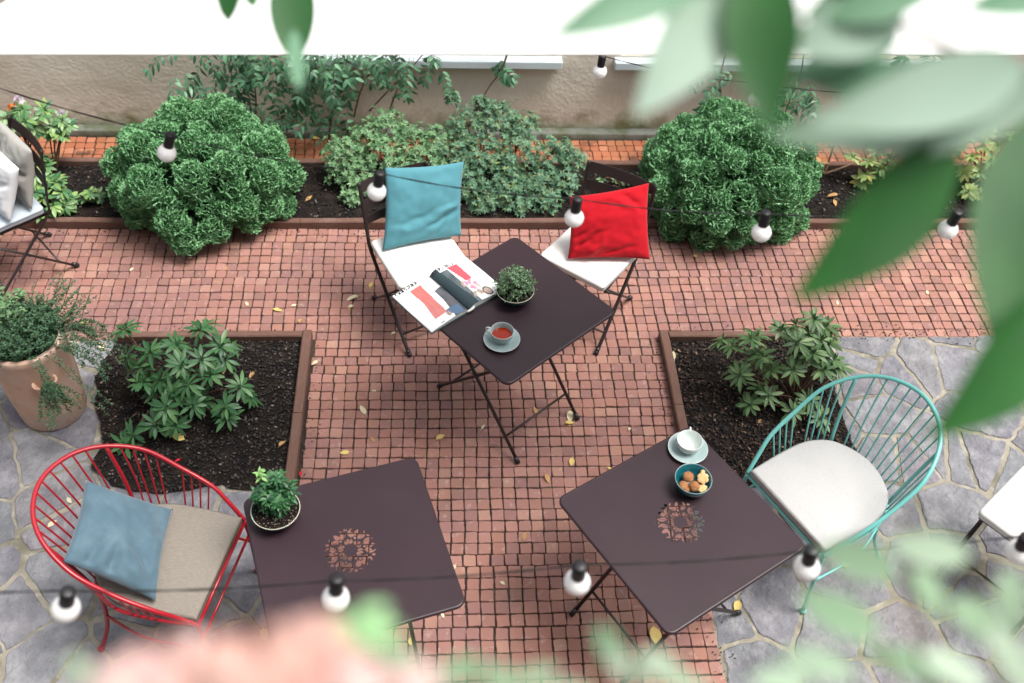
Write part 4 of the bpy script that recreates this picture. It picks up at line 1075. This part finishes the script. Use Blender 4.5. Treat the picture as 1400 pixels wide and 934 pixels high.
def whorl(lf, p, d, n, L, W, droop=.3):
    d = V(d).normalized(); a0 = U(0, 6.28); s = d.orthogonal().normalized(); u = d.cross(s)
    for k in range(n):
        a = a0 + 2 * PI * k / n + U(-.2, .2); el = U(-.15, .45)
        dd = (s * math.cos(a) + u * math.sin(a)) * math.cos(el) + d * math.sin(el)
        lf.leaf(p + d * U(-.006, .006), dd, d, L * U(.72, 1.1), W * U(.85, 1.1), droop * U(.5, 1.3), .22, 5, 1.25)
    for k in range(4):
        a = U(0, 6.28); dd = (s * math.cos(a) + u * math.sin(a)) * .5 + d; lf.leaf(p, dd, s, L * .5, W * .6, .1, .3, 3, .75)
def rhodo(label, name, base, pts, L, W, m, seed, group, flowers=(), bark='bark', cat='shrub', n=(10, 15)):
    random.seed(seed); t = thing(name, label, cat, (base[0], base[1], 0), 0, group); o = V((base[0], base[1], 0)); lf = MB(); st = MB()
    if len(pts) > 15: pts = pts + [(px + U(-16, 16), py + U(-12, 14), max(.05, z - U(.02, .14))) for px, py, z in pts[:14]]
    for (px, py, z) in pts:
        c = at(px, py, z) - o; b0 = V((U(-.03, .03), U(-.03, .03), .01)); md = b0.lerp(c, .55) + V((U(-.03, .03), U(-.03, .03), .04))
        st.tube(spline([b0, md, c], 5), [.0062 - .00035 * i for i in range(11)], 6)
        out = V((c.x, c.y, 0)); d = V((0, -.12, 1)) + out * 1.6 + rdir() * .55
        whorl(lf, c, d, random.randint(*n), L, W)
    st.build('branches', bark, t); lf.build('foliage', m, t)
    for (px, py, z, mm, k) in flowers:
        fl = MB(); c = at(px, py, z) - o
        for i in range(k):
            d = rdir(-.1, 1)
            for q in range(5):
                s = d.orthogonal(); s.rotate(Matrix.Rotation(2 * PI * q / 5, 3, d)); fl.leaf(c + d * .018, s + d * .5, d, .028, .022, .2, .15, 2, .6)
        fl.build('flower', mm, t)
def z4(l, x0, y0, zs):     # list of whorls measured on an enlarged view
    return [(x0 + a / 2.917, y0 + b / 2.917, z) for (a, b), z in zip(l, zs)]
Lw = [(500, 440), (800, 440), (880, 505), (600, 530), (700, 500), (640, 640), (750, 660), (770, 740), (660, 750), (570, 650), (900, 745), (960, 665), (510, 545), (530, 860), (840, 620), (720, 580), (620, 820), (700, 820), (900, 560), (910, 790), (560, 590), (800, 560), (690, 690)]
rhodo('dark green rhododendron with whorled leaves in the left bed', 'rhododendron', at(255, 545), z4(Lw, 0, 300, [.40, .42, .36, .36, .40, .30, .32, .24, .24, .26, .18, .22, .32, .10, .30, .38, .14, .16, .32, .12, .30, .38, .28]), .088, .0215, 'rhodo', 51, 'rhododendrons in the square beds')
Rw = [(490, 420), (560, 400), (610, 430), (240, 505), (310, 480), (360, 550), (270, 620), (390, 600), (500, 490), (560, 530), (600, 600), (640, 590), (310, 740), (380, 700), (480, 765), (540, 720), (480, 600), (640, 560), (590, 480), (590, 790), (430, 440), (540, 460), (620, 500)]
rhodo('olive green rhododendron with bare lower stems in the right bed', 'rhododendron', at(1085, 560), z4(Rw, 920, 300, [.48, .50, .44, .36, .40, .36, .26, .30, .46, .42, .36, .32, .12, .18, .12, .14, .34, .36, .44, .10, .44, .46, .40]), .085, .0215, 'rhodoolive', 53, 'rhododendrons in the square beds')
BG = 'young rhododendrons in the back bed'
rhodo('green rhododendron seedling with a white bloom at the far left of the back bed', 'rhododendron', at(40, 215), [(35, 165, .42), (55, 160, .40), (20, 170, .35), (45, 175, .34), (70, 178, .30), (30, 150, .45), (10, 160, .4), (60, 150, .42)], .075, .026, 'rhodolight', 61, BG, [(26, 137, .50, 'petal', 5), (18, 148, .46, 'petalorange', 3)])
rhodo('low rhododendron with a pink bud and yellowing leaves beside the left conifer', 'rhododendron', at(72, 240), [(85, 165, .36), (75, 172, .33), (92, 172, .33), (82, 185, .28), (68, 180, .28), (58, 215, .14), (62, 228, .10)], .07, .024, 'rhodolight', 63, BG, [(84, 156, .42, 'petal', 2)])
rhodo('broad fresh green rhododendron beside the left edge chair', 'rhododendron', at(65, 280), [(62, 248, .20), (75, 250, .20), (85, 262, .16), (60, 270, .16), (72, 282, .12), (50, 262, .2), (88, 280, .10), (58, 292, .08), (80, 245, .2), (48, 240, .26), (95, 272, .1)], .075, .028, 'rhodolight', 65, BG)
rhodo('single rosette of light green leaves at the left conifer\'s foot', 'rhododendron', at(125, 275), [(124, 264, .12), (120, 272, .06), (132, 268, .08)], .065, .024, 'rhodolight', 67, BG)
rhodo('low bluish seedling behind the red cushion chair', 'seedling', at(850, 262), [(840, 245, .08), (855, 250, .08), (828, 258, .06), (865, 243, .10), (845, 258, .04), (875, 240, .08), (822, 246, .1), (832, 235, .08)], .038, .017, 'azalea', 69, None, cat='plant', n=(6, 8))
rhodo('yellow green young rhododendron right of the bare twigs', 'rhododendron', at(1195, 250), [(1178, 176, .42), (1165, 215, .2), (1190, 222, .2), (1205, 230, .16), (1185, 240, .12), (1215, 215, .22), (1200, 205, .26), (1225, 232, .14), (1178, 246, .08), (1240, 205, .3), (1260, 200, .3), (1225, 190, .36)], .075, .027, 'rhodopale', 71, BG, bark='palebark')
rhodo('pale green rhododendron behind the big blurred leaves on the far right', 'rhododendron', at(1340, 250), [(1325, 185, .42), (1345, 200, .36), (1330, 215, .30), (1355, 220, .28), (1365, 200, .34), (1340, 235, .2), (1320, 235, .2), (1325, 262, .1), (1340, 268, .08), (1385, 190, .4), (1380, 215, .3), (1310, 200, .34), (1350, 180, .42)], .07, .025, 'rhodopale', 73, BG, bark='palebark')

# bare forked shrub
t = thing('bare_shrub', 'bare forked twigs growing behind the right conifer', 'shrub', at(1127, 240)); o = t.location; mb = MB()
for pts in ([(1127, 238, .02), (1120, 225, .10), (1110, 205, .24), (1105, 180, .36)], [(1127, 238, .02), (1135, 215, .14), (1142, 190, .30), (1148, 160, .46)], [(1127, 238, .02), (1150, 230, .06), (1170, 222, .10)], [(1118, 222, .12), (1110, 215, .15), (1125, 200, .22)]):
    mb.tube([p - o for p in spline([at(*p) for p in pts], 5)], [.009 - .0004 * i for i in range(16)], 7)
mb.build('branches', 'palebark', t)
lf = MB()
for px, py, z in ((1117, 214, .16), (1113, 216, .14), (1119, 220, .12)): lf.leaf(at(px, py, z) - o, rdir(-.4, .3), V((0, -.5, 1)), .07, .03, .4, .2, 4)
lf.build('dry_leaf', 'fallbrown', t)

# climbing wisteria along the wall
def wist(label, anchors, stems, seed, n_each=1, ln=(.16, .26)):
    random.seed(seed); b = aty(anchors[0][0], anchors[0][1], 5.72); t = thing('wall_climber', label, 'climber', (b[0], 5.70, 0), 0, 'climbers on the beige wall'); o = V((b[0], 5.70, 0)); lf = MB(); st = MB()
    for s in stems:
        st.tube([p - o for p in spline([aty(px, py, y) for px, py, y in s], 6)], [max(.002, .007 - .0002 * i) for i in range((len(s) - 1) * 6 + 1)], 6)
    for (px, py, *rest) in anchors:
        for k in range((rest[0] if rest else n_each) + (1 if len(anchors) > 20 and U(0, 1) < .9 else 0)):
            p = aty(px + U(-8, 8), py + U(-6, 6), 5.72 - U(.02, .20)); L = U(*ln)
            d = V((U(-1, 1), U(-.8, .0), U(-.9, .5))).normalized(); pts = []; q = p.copy(); dd = d.copy(); m = random.choice((4, 5, 6))
            for j in range(m + 1):
                pts.append(q.copy()); q = q + dd * (L / m); dd = (dd + V((0, 0, -.18))).normalized()
            st.tube([x - o for x in pts], .0013, 4)
            for j in range(1, m + 1):
                tg = (pts[j] - pts[j - 1]).normalized(); sd = tg.cross(V((0, -.6, 1)))
                if sd.length < .01: continue
                sd.normalize(); up = sd.cross(tg); up = up if up.y < .3 else -up
                for s in (1, -1): lf.leaf(pts[j] - o, sd * s + tg * .55 + V((0, 0, -.3)) + rdir() * .3, up + rdir() * .45, U(.050, .074), U(.018, .025), .35, .2, 4, .85)
            lf.leaf(pts[-1] - o, dd, up, .055, .02, .2, .2, 3, .7)
    st.build('stems', 'bark', t); lf.build('foliage', 'wisteria', t)
wist('dense dark green climber with paired leaflets hanging over the wall', [(250, 70), (285, 72), (300, 92, 2), (330, 75, 2), (345, 95, 3), (335, 120, 3), (350, 140, 2), (345, 160, 1), (370, 80, 3), (375, 105, 2), (400, 90, 3), (395, 130, 2), (420, 85, 3), (430, 105, 3), (425, 130, 2), (440, 150, 2), (455, 80, 3), (450, 110, 2), (475, 85, 2), (470, 120, 1), (500, 78, 2), (525, 80, 1), (560, 76, 1), (595, 76, 1), (360, 60, 4), (420, 60, 4), (480, 60, 3), (310, 60, 3), (540, 60, 2), (245, 95, 1), (275, 110, 1), (600, 90, 1), (345, 175, 1), (410, 165, 1)],
     [[(448, 200, 5.55), (455, 150, 5.62), (470, 100, 5.68), (480, 50, 5.70)], [(484, 160, 5.6), (495, 120, 5.65), (520, 80, 5.68), (560, 50, 5.70)], [(505, 152, 5.6), (530, 125, 5.64), (552, 105, 5.68), (590, 60, 5.7)], [(345, 190, 5.6), (350, 140, 5.65), (345, 90, 5.7), (350, 40, 5.7)], [(525, 175, 5.6), (540, 130, 5.62), (550, 110, 5.66)], [(690, 60, 5.7), (600, 55, 5.7), (480, 50, 5.7), (300, 48, 5.7)]], 81)
wist('thin trailing climber strand below the middle sill', [(692, 78), (684, 95), (672, 112), (662, 128), (655, 140), (650, 150)], [[(697, 60, 5.68), (686, 95, 5.66), (668, 120, 5.66), (652, 150, 5.62), (645, 170, 5.55)]], 83, 1, (.07, .11))
wist('climber with bluish leaves on the wall above the right conifer', [(985, 80), (990, 95), (980, 115), (1000, 130), (1088, 115, 2), (1100, 105, 2), (1095, 130, 2), (1075, 140), (1085, 150), (1010, 100), (1115, 125), (975, 135)], [[(1060, 200, 5.55), (1075, 150, 5.62), (1095, 100, 5.68), (1100, 50, 5.7)], [(990, 170, 5.6), (985, 110, 5.66), (995, 60, 5.7)]], 85)
wist('climber with narrow leaves under the right window sill', [(1245, 76), (1265, 78), (1290, 80, 2), (1310, 80, 2), (1330, 80), (1230, 78)], [[(1340, 120, 5.7), (1310, 85, 5.7), (1240, 70, 5.7)]], 87, 1, (.10, .15))

# terracotta pot with herbs
random.seed(91)
pc = at(60, 566, 0); pot = thing('terracotta_pot', 'weathered terracotta planter with side pocket at the left edge', 'planter', (pc.x + .045, pc.y + .04, 0))
RB, RT, HP = .158, .180, .53
mb = MB(); mb.lathe([(0, 0), (RB - .006, 0), (RB, .008), (RB + .012, .15), (RB + .02, .32), (RT, HP - .05), (RT + .004, HP - .035), (RT + .006, HP), (RT + .002, HP + .006), (RT - .018, HP + .006), (RT - .022, HP), (RT - .024, HP - .06)], 64)
mb.build('body', 'terracotta', pot)
mb = MB(); pa = math.radians(-58); pk = V(((RB + .02) * math.cos(pa), (RB + .02) * math.sin(pa), .36))
n = 20; vs = []; fs = []
for k, (ro, zz) in enumerate(((.015, -.09), (.040, -.03), (.055, .02), (.060, .035), (.052, .037), (.045, .02), (.03, -.01))):
    for i in range(n):
        q = 2 * PI * i / n; loc = V((math.cos(pa), math.sin(pa), 0)) * (ro * .8 * math.cos(q) + ro * .25) + V((-math.sin(pa), math.cos(pa), 0)) * (ro * math.sin(q)); vs.append(pk + loc + V((0, 0, zz)))
for a in range(6):
    for i in range(n): fs.append((a * n + i, a * n + (i + 1) % n, a * n + n + (i + 1) % n, a * n + n + i))
mb.add(vs, fs); mb.build('side_pocket', 'terracotta', pot)
mb = MB(); mb.lathe([(0, HP - .03), (.08, HP - .035), (RT - .022, HP - .045)], 40); mb.build('potting_soil', 'potsoil', pot)
hb = thing('trailing_thyme', 'trailing dark green thyme spilling over the terracotta pot', 'herb', (pot.location.x, pot.location.y, HP)); lf = MB(); st = MB()
def trail(b, d, L, drop, m=9, gap=1):
    q = V(b); dd = V(d).normalized(); pts = [q.copy()]
    for j in range(m):
        q = q + dd * (L / m); dd = (dd + V((U(-.2, .2), U(-.2, .2), -drop))).normalized()
        rr = math.hypot(q.x, q.y); wall = RB + .03 + (RT - RB) * max(0, 1 + q.z / .5)
        if q.z < .01 and RT - .012 < rr < wall + .012: f_ = (wall + .014) / max(rr, .01); q.x *= f_; q.y *= f_
        if q.z < -.46: break
        pts.append(q.copy())
    pts = spline(pts, 3); st.tube(pts, .0009, 4)
    for p in pts[::gap]:
        for s in range(2): lf.sleaf(p, rdir(-.3, .8), V((0, 0, 1)) + rdir() * .5, U(.011, .019), U(.0055, .009))
for k in range(420):
    a = U(0, 2 * PI); q = RT * .80 * math.sqrt(U(.0, 1)); b = (q * math.cos(a), q * math.sin(a), -.03)
    trail(b, (math.cos(a) * .4 + U(-.5, .5), math.sin(a) * .4 + U(-.5, .5), U(1.2, 2.4)), U(.08, .16), .12, 6)
for k in range(40):
    a = math.radians(random.choice((U(-150, -95), U(-75, 25), U(-30, 25)))); b = (RT * .9 * math.cos(a), RT * .9 * math.sin(a), 0)
    trail(b, (math.cos(a), math.sin(a), U(.1, .5)), U(.16, .46) * (1.1 if -110 < math.degrees(a) < -30 else .75), .22, 11)
for k in range(26):
    a = pa + U(-.6, .6); b = (pk.x * 1.15, pk.y * 1.15, -.14); trail(b, (math.cos(a), math.sin(a), U(.2, .7)), U(.10, .26), .25, 8)
for k in range(20):
    a = math.radians(U(10, 70)); b = (RT * .9 * math.cos(a), RT * .9 * math.sin(a), 0); trail(b, (math.cos(a), math.sin(a) * .6, U(.4, 1)), U(.14, .24), .05, 8)
st.build('stems', 'herbstem', hb); lf.build('foliage', 'herb', hb)
sg = thing('sage_plant', 'soft grey green sage growing in the terracotta pot', 'herb', (pot.location.x, pot.location.y, HP)); lf = MB(); st = MB()
for k in range(34):
    b = V((U(-.16, -.02), U(-.04, .14), -.03)); e = b + V((U(-.08, .06), U(-.02, .1), U(.08, .24))); pth = spline([b, b.lerp(e, .5) + rdir() * .015, e], 4); st.tube(pth, .0016, 5)
    for p in pth[2:]:
        for s in range(3): lf.leaf(p, rdir(-.1, .7), V((0, 0, 1)) + rdir() * .3, U(.026, .042), U(.013, .019), .25, .2, 2)
st.build('stems', 'herbstem', sg); lf.build('foliage', 'sage', sg)

# ------------------------------------------------------------------ fallen leaves
random.seed(101)
FL = {'fallyellow': ('small yellow fallen leaf lying on the red brick paving', 'yellow leaves on the paving'), 'fallpale': ('small pale fallen leaf lying on the red brick paving', 'pale leaves on the paving'), 'fallbrown': ('small tan fallen leaf lying on the red brick paving', 'tan leaves on the paving')}
def fallen(px, py, L, m, lab=None, grp=None, z=.003):
    mb = MB(); a = U(0, 6.28); d = V((math.cos(a), math.sin(a), 0)); up = V((U(-.25, .25), U(-.25, .25), 1))
    mb.leaf((0, 0, 0), d, up, L, L * U(.38, .55), U(-.15, .25), U(.15, .5), 4, .8, .05); mb.tube([V((0, 0, 0)), d * (-L * .25) + V((0, 0, .002))], .0009, 4)
    zm = min(v.z for v in mb.v); o = mb.build('fallen_leaf', m); p = at(px, py, z); o.location = (p.x, p.y, z - zm)
    l, g_ = FL[m] if lab is None else (lab, grp); tag(o, l, 'leaf', g_)
for px, py, L, m in ((490, 405, .075, 'fallpale'), (506, 394, .05, 'fallyellow'), (476, 420, .035, 'fallpale'), (500, 567, .07, 'fallpale'), (596, 603, .06, 'fallyellow'), (513, 604, .035, 'fallbrown'), (478, 618, .05, 'fallyellow'), (658, 587, .035, 'fallpale'), (780, 562, .08, 'fallpale'), (735, 567, .05, 'fallbrown'), (772, 580, .055, 'fallyellow'), (783, 626, .055, 'fallyellow'), (746, 649, .055, 'fallbrown'), (373, 423, .06, 'fallyellow'), (340, 418, .035, 'fallpale'), (410, 443, .045, 'fallbrown'), (107, 446, .065, 'fallyellow'), (87, 425, .03, 'fallpale'), (405, 417, .03, 'fallpale'), (475, 421, .03, 'fallbrown'), (535, 458, .035, 'fallpale'), (720, 728, .05, 'fallbrown'), (607, 845, .035, 'fallpale'), (563, 883, .04, 'fallyellow'), (623, 773, .04, 'fallpale'), (947, 350, .035, 'fallyellow'), (1038, 453, .05, 'fallpale'), (1180, 375, .06, 'fallyellow'), (1267, 397, .04, 'fallpale'), (1145, 417, .035, 'fallpale'), (310, 365, .03, 'fallbrown'), (178, 371, .035, 'fallpale'), (435, 495, .04, 'fallpale'), (515, 535, .03, 'fallpale'), (775, 582, .03, 'fallbrown'), (870, 360, .035, 'fallpale'), (690, 800, .03, 'fallpale'), (830, 640, .03, 'fallyellow'), (860, 590, .03, 'fallpale')):
    fallen(px, py, L, m)
fallen(893, 856, .105, 'fallyellow', 'long greenish yellow leaf on the bricks under the right rosette table\'s corner')
fallen(1149, 774, .06, 'fallyellow', 'yellow leaf on the flagstones beside the turquoise chair\'s front leg')
fallen(1010, 822, .065, 'fallyellow', 'yellow leaf on the flagstones by the right rosette table\'s foot')
fallen(136, 469, .085, 'fallpale', 'broad pale leaf where the flagstones meet the left bed')
fallen(92, 680, .05, 'fallpale', 'pale leaf on the flagstones behind the red armchair')
fallen(65, 721, .05, 'fallpale', 'pale leaf showing between the red armchair\'s back spindles')
fallen(360, 860, .06, 'fallyellow', 'yellow leaf on the flagstones at the left rosette table\'s near corner')
fallen(306, 512, .07, 'fallyellow', 'bright yellow leaf caught low in the left rhododendron', None, .2)
fallen(253, 603, .085, 'fallyellow', 'large yellow leaf at the foot of the left rhododendron', None, .08)
fallen(348, 508, .055, 'fallbrown', 'tan leaf on the dark bark in the left bed\'s corner', None, .03)
fallen(922, 492, .06, 'fallpale', 'pale leaf on the dark bark inside the right bed\'s corner', None, .03)
fallen(1036, 580, .05, 'fallbrown', 'tan leaf on the bark below the right rhododendron', None, .03)
fallen(382, 612, .05, 'fallbrown', 'tan leaf by the timber at the left bed\'s lower end', None, .03)
fallen(1145, 268, .07, 'fallbrown', 'dry tan leaf on the bark below the bare twigs', None, .03)
fallen(1140, 274, .06, 'fallbrown', 'smaller dry tan leaf nearer the timber below the bare twigs', None, .03)
fallen(247, 629, .03, 'fallred', 'red petal on the dark bark behind the red armchair', None, .04)
fallen(412, 645, .03, 'fallred', 'red petal on the bricks beside the left bed timber', None, .003)
fallen(418, 275, .06, 'fallbrown', 'tan leaf on the back bed right of the left conifer', None, .04)
fallen(1097, 226, .055, 'fallyellow', 'yellow leaf caught on the right globe conifer', None, .42)
fallen(425, 190, .06, 'fallyellow', 'yellow leaf on the orange brick strip below the dense climber')

# ------------------------------------------------------------------ branches close to the viewer
random.seed(111)
def bigleaf(mb, b, e, W, face, bend=.12, wav=.02, tip=.82, pw=.85):
    b, e = V(b), V(e); mb.leaf(b, e - b, face, (e - b).length, W, bend, .22, 11, tip, wav, pw)
toCam = -CF
br = thing('laurel_branch', 'blurred leafy laurel branch reaching in from the upper right', 'branch', atd(1500, 120, .80)); o = br.location
stems = [[(1620, 160, .86), (1500, 125, .80), (1400, 104, .78), (1310, 72, .76), (1220, 25, .74), (1150, -30, .72), (1090, -90, .70)], [(1500, 125, .80), (1470, 200, .76), (1440, 300, .72), (1440, 380, .70)], [(1220, 25, .74), (1120, -25, .7), (1040, -40, .68), (960, -50, .66)]]
mb = MB()
for s in stems: mb.tube([p - o for p in spline([atd(*p) for p in s], 6)], .0028, 8)
mb.build('stem', 'bark', br)
for (bx, by, bd, ex, ey, ed, wpx, m, tilt) in (
        (1312, 196, .74, 1112, 412, .68, 118, 'bigleaf', .35), (1450, 150, .74, 1378, 480, .66, 160, 'bigleaf', -.3), (1470, 395, .72, 1306, 602, .64, 122, 'bigleaf', .3),
        (1440, 118, .76, 1090, 196, .66, 112, 'bigleafsheen', .5), (1400, 95, .72, 1150, 165, .60, 95, 'bigleafsheen', .3), (1018, -40, .70, 884, 146, .64, 100, 'bigleafsheen', .2), (965, -38, .68, 765, 42, .62, 66, 'bigleafmid', .2),
        (1035, -60, .68, 1052, 168, .64, 96, 'bigleaf', -.2), (1240, 10, .74, 1085, 62, .70, 86, 'bigleafsheen', .35), (1230, 40, .76, 1085, 105, .76, 66, 'bigleafmid', -.3), (1300, -60, .72, 1110, 20, .70, 90, 'bigleafmid', .3), (1460, -20, .7, 1335, 8, .66, 55, 'bigleafmid', .2),
        (1440, 140, .78, 1120, 110, .74, 90, 'bigleafmid', .3)):
    mb = MB(); b = atd(bx, by, bd); e = atd(ex, ey, ed); dd = (b - e).normalized()
    f = (toCam + dd.cross(toCam) * tilt); bigleaf(mb, b - o, e - o, wpx * (bd + ed) / 2 / FPX * 1.08, f); mb.build('leaf', m, br)
tw = thing('overhanging_twig', 'twig with dark leaf hanging in at the top left', 'twig', atd(380, -160, 1.5)); o = tw.location
mb = MB(); mb.tube([p - o for p in spline([atd(200, -260, 1.6), atd(330, -150, 1.5), atd(395, -60, 1.42), atd(420, -140, 1.45)], 6)], .003, 8); mb.build('stem', 'bark', tw)
for (bx, by, bd, ex, ey, ed, wpx, m, tilt) in ((398, -60, 1.42, 401, 72, 1.36, 62, 'bigleaf', .2), (330, -100, 1.5, 303, 20, 1.45, 46, 'bigleaf', -.3), (330, -60, 1.5, 345, 2, 1.45, 30, 'bigleaf', .3), (402, 40, 1.05, 408, 112, 1.0, 22, 'bigleafmid', .2)):
    mb = MB(); b = atd(bx, by, bd); e = atd(ex, ey, ed); dd = (b - e).normalized(); bigleaf(mb, b - o, e - o, wpx * (bd + ed) / 2 / FPX, toCam + dd.cross(toCam) * tilt, tip=1.15, pw=.62); mb.build('leaf', m, tw)

# window box just under the viewpoint: pink flowers and silvery foliage
wb = thing('window_box', 'grey window box below the viewpoint', 'window box', (0, .10, 3.30))
mb = MB(); mb.box((-.62, -.09, -.16), (.62, .09, -.155)); mb.box((-.62, -.09, -.155), (-.605, .09, 0)); mb.box((.605, -.09, -.155), (.62, .09, 0)); mb.box((-.605, -.09, -.155), (.605, -.08, 0)); mb.box((-.605, .08, -.155), (.605, .09, 0)); mb.build('trough', 'boxwood', wb, smooth=False)
mb = MB(); mb.box((-.604, -.079, -.154), (.604, .079, -.03)); mb.build('potting_soil', 'potsoil', wb, smooth=False)
random.seed(121)
def nearplant(name, label, cat, clumps, petal, root, group=None, Lr=(.010, .016)):
    t = thing(name, label, cat, (root[0], .10, 3.27)); o = t.location; st = MB(); lf = MB()
    for (px, py, d, r, k) in clumps:
        c = atd(px, py, d) - o; b0 = V((U(-.03, .03), U(-.03, .03), 0)); st.tube(spline([b0, b0.lerp(c, .5) + V((0, -.02, .03)), c], 5), .0014, 5)
        for i in range(k):
            dv = rdir(-.4, 1); q = c + dv * r * U(.5, 1)
            if petal == 'floret':
                for s in range(4):
                    a = dv.orthogonal(); a.rotate(Matrix.Rotation(PI / 2 * s, 3, dv)); lf.leaf(q, a + dv * .3, dv, U(.007, .010), U(.007, .009), .2, .1, 2, .6)
            else:
                lf.leaf(q, rdir(-.2, .6), V((0, 0, 1)) + toCam + rdir() * .5, U(*Lr), U(Lr[0] * .55, Lr[1] * .6), .2, .15, 3)
    st.build('stems', 'herbstem', t); return t, lf
t, lf = nearplant('pink_flowers', 'blurred coral pink flower heads at the lower left', 'flowers', [(430, 885, .42, .013, 34), (380, 900, .41, .013, 34), (460, 915, .42, .012, 30), (310, 915, .40, .014, 36), (410, 940, .41, .014, 30), (470, 950, .42, .012, 26), (225, 935, .40, .014, 30), (340, 960, .4, .014, 30), (260, 970, .4, .014, 26)], 'floret', (-.1, 0))
lf.build('petals', 'pinkpetal', t)
t, lf = nearplant('blush_flowers', 'blurred blush white flower heads among the coral ones', 'flowers', [(260, 905, .40, .010, 20), (190, 925, .39, .011, 20), (480, 925, .41, .010, 18), (170, 950, .39, .012, 20), (500, 945, .41, .012, 20), (560, 950, .41, .010, 18)], 'floret', (-.14, 0))
lf.build('petals', 'palepetal', t)
def softleaves(name, label, lst, root, m='paleleaf'):
    t = thing(name, label, 'plant', (root[0], .10, 3.27)); o = t.location; st = MB(); lf = MB(); base = V((0, 0, 0))
    for (px, py, d, Lpx, ang) in lst:
        c = atd(px, py, d); L = Lpx * d / FPX; a = math.radians(ang)
        dv = (CR * math.cos(a) - CU * math.sin(a) - CF * U(-.3, .5)).normalized()
        b0 = c - dv * L * .5; lf.leaf(b0 - o, dv, toCam + V((0, 0, 1)) + rdir() * .5, L, L * U(.36, .5), .2, .15, 5, .9)
        r0 = V((U(-.05, .05), U(-.03, .03), 0)); st.tube(spline([r0, r0.lerp(b0 - o, .55) + V((0, -.02, .02)), b0 - o], 6), .0012, 5)
    st.build('stems', 'herbstem', t); lf.build('foliage', m, t)
softleaves('silvery_foliage', 'blurred pale green foliage along the lower edge', [(555, 905, .50, 70, 20), (590, 930, .50, 75, -20), (640, 915, .52, 75, 10), (690, 930, .5, 80, 30), (735, 925, .52, 70, -10), (835, 885, .55, 72, 60), (860, 915, .55, 80, 40), (905, 910, .55, 80, 30), (940, 935, .55, 70, 10), (110, 918, .48, 60, 60), (140, 940, .48, 70, 20), (780, 950, .5, 70, 0)], (.05, 0))
# rising at the corner
softleaves('silvery_shrub', 'blurred silvery green shrub rising at the lower right corner', [(1175, 765, .60, 110, 200), (1275, 752, .62, 115, 190), (1150, 840, .58, 120, 210), (1280, 815, .62, 120, 40), (1345, 850, .60, 125, 30), (1245, 905, .58, 120, 200), (1310, 915, .58, 120, 20), (1390, 905, .58, 120, 60), (1120, 905, .56, 105, 200), (1070, 930, .55, 90, 190), (1385, 820, .62, 90, 90), (1230, 700, .64, 0.1, 90)], (.38, 0))
t, lf = nearplant('young_shoot', 'blurred bright green shoot beside the pink flowers', 'plant', [(492, 862, .44, .0055, 9)], 'leaf', (-.02, 0), Lr=(.012, .016))
lf.build('foliage', 'brightleaf', t)

fc = thing('sky_block_wall', 'plain plaster wall added unseen behind the viewpoint to block sky light', 'house', (0, -.7, 0))  # unseen wall, added to block sky light and darken the near courtyard
mb = MB(); mb.box((-7, -.3, -.05), (7.4, 0, 6.6)); mb.build('wall', 'skyblock', fc, smooth=False)
# ------------------------------------------------------------------ light
w = bpy.data.worlds.new('World'); SC.world = w; w.use_nodes = True
nt = w.node_tree; N = nt.nodes; bg = N['Background']
sky = N.new('ShaderNodeTexSky'); sky.sky_type = 'NISHITA'; sky.sun_disc = False
SE, SA = math.radians(66), math.radians(100)
sky.sun_elevation = SE; sky.sun_rotation = SA; sky.air_density = 1.0; sky.dust_density = 4.0; sky.ozone_density = .6
hs = N.new('ShaderNodeHueSaturation'); hs.inputs['Saturation'].default_value = .25
nt.links.new(sky.outputs[0], hs.inputs['Color']); nt.links.new(hs.outputs[0], bg.inputs['Color']); bg.inputs['Strength'].default_value = .122
sd = bpy.data.lights.new('sun', 'SUN'); sd.energy = 2.2; sd.angle = math.radians(28); sd.color = (1, .95, .88)
so = bpy.data.objects.new('sun', sd); COL.objects.link(so)
sdir = V((math.sin(SA) * math.cos(SE), math.cos(SA) * math.cos(SE), math.sin(SE)))
so.rotation_euler = (-sdir).to_track_quat('-Z', 'Y').to_euler()
SC.render.engine = 'CYCLES'
SC.cycles.use_denoising = True
SC.cycles.max_bounces = 8; SC.cycles.transparent_max_bounces = 8
SC.cycles.sample_clamp_indirect = 8
SC.view_settings.view_transform = 'Standard'; SC.view_settings.look = 'None'
SC.view_settings.exposure = 1.05; SC.view_settings.gamma = 1
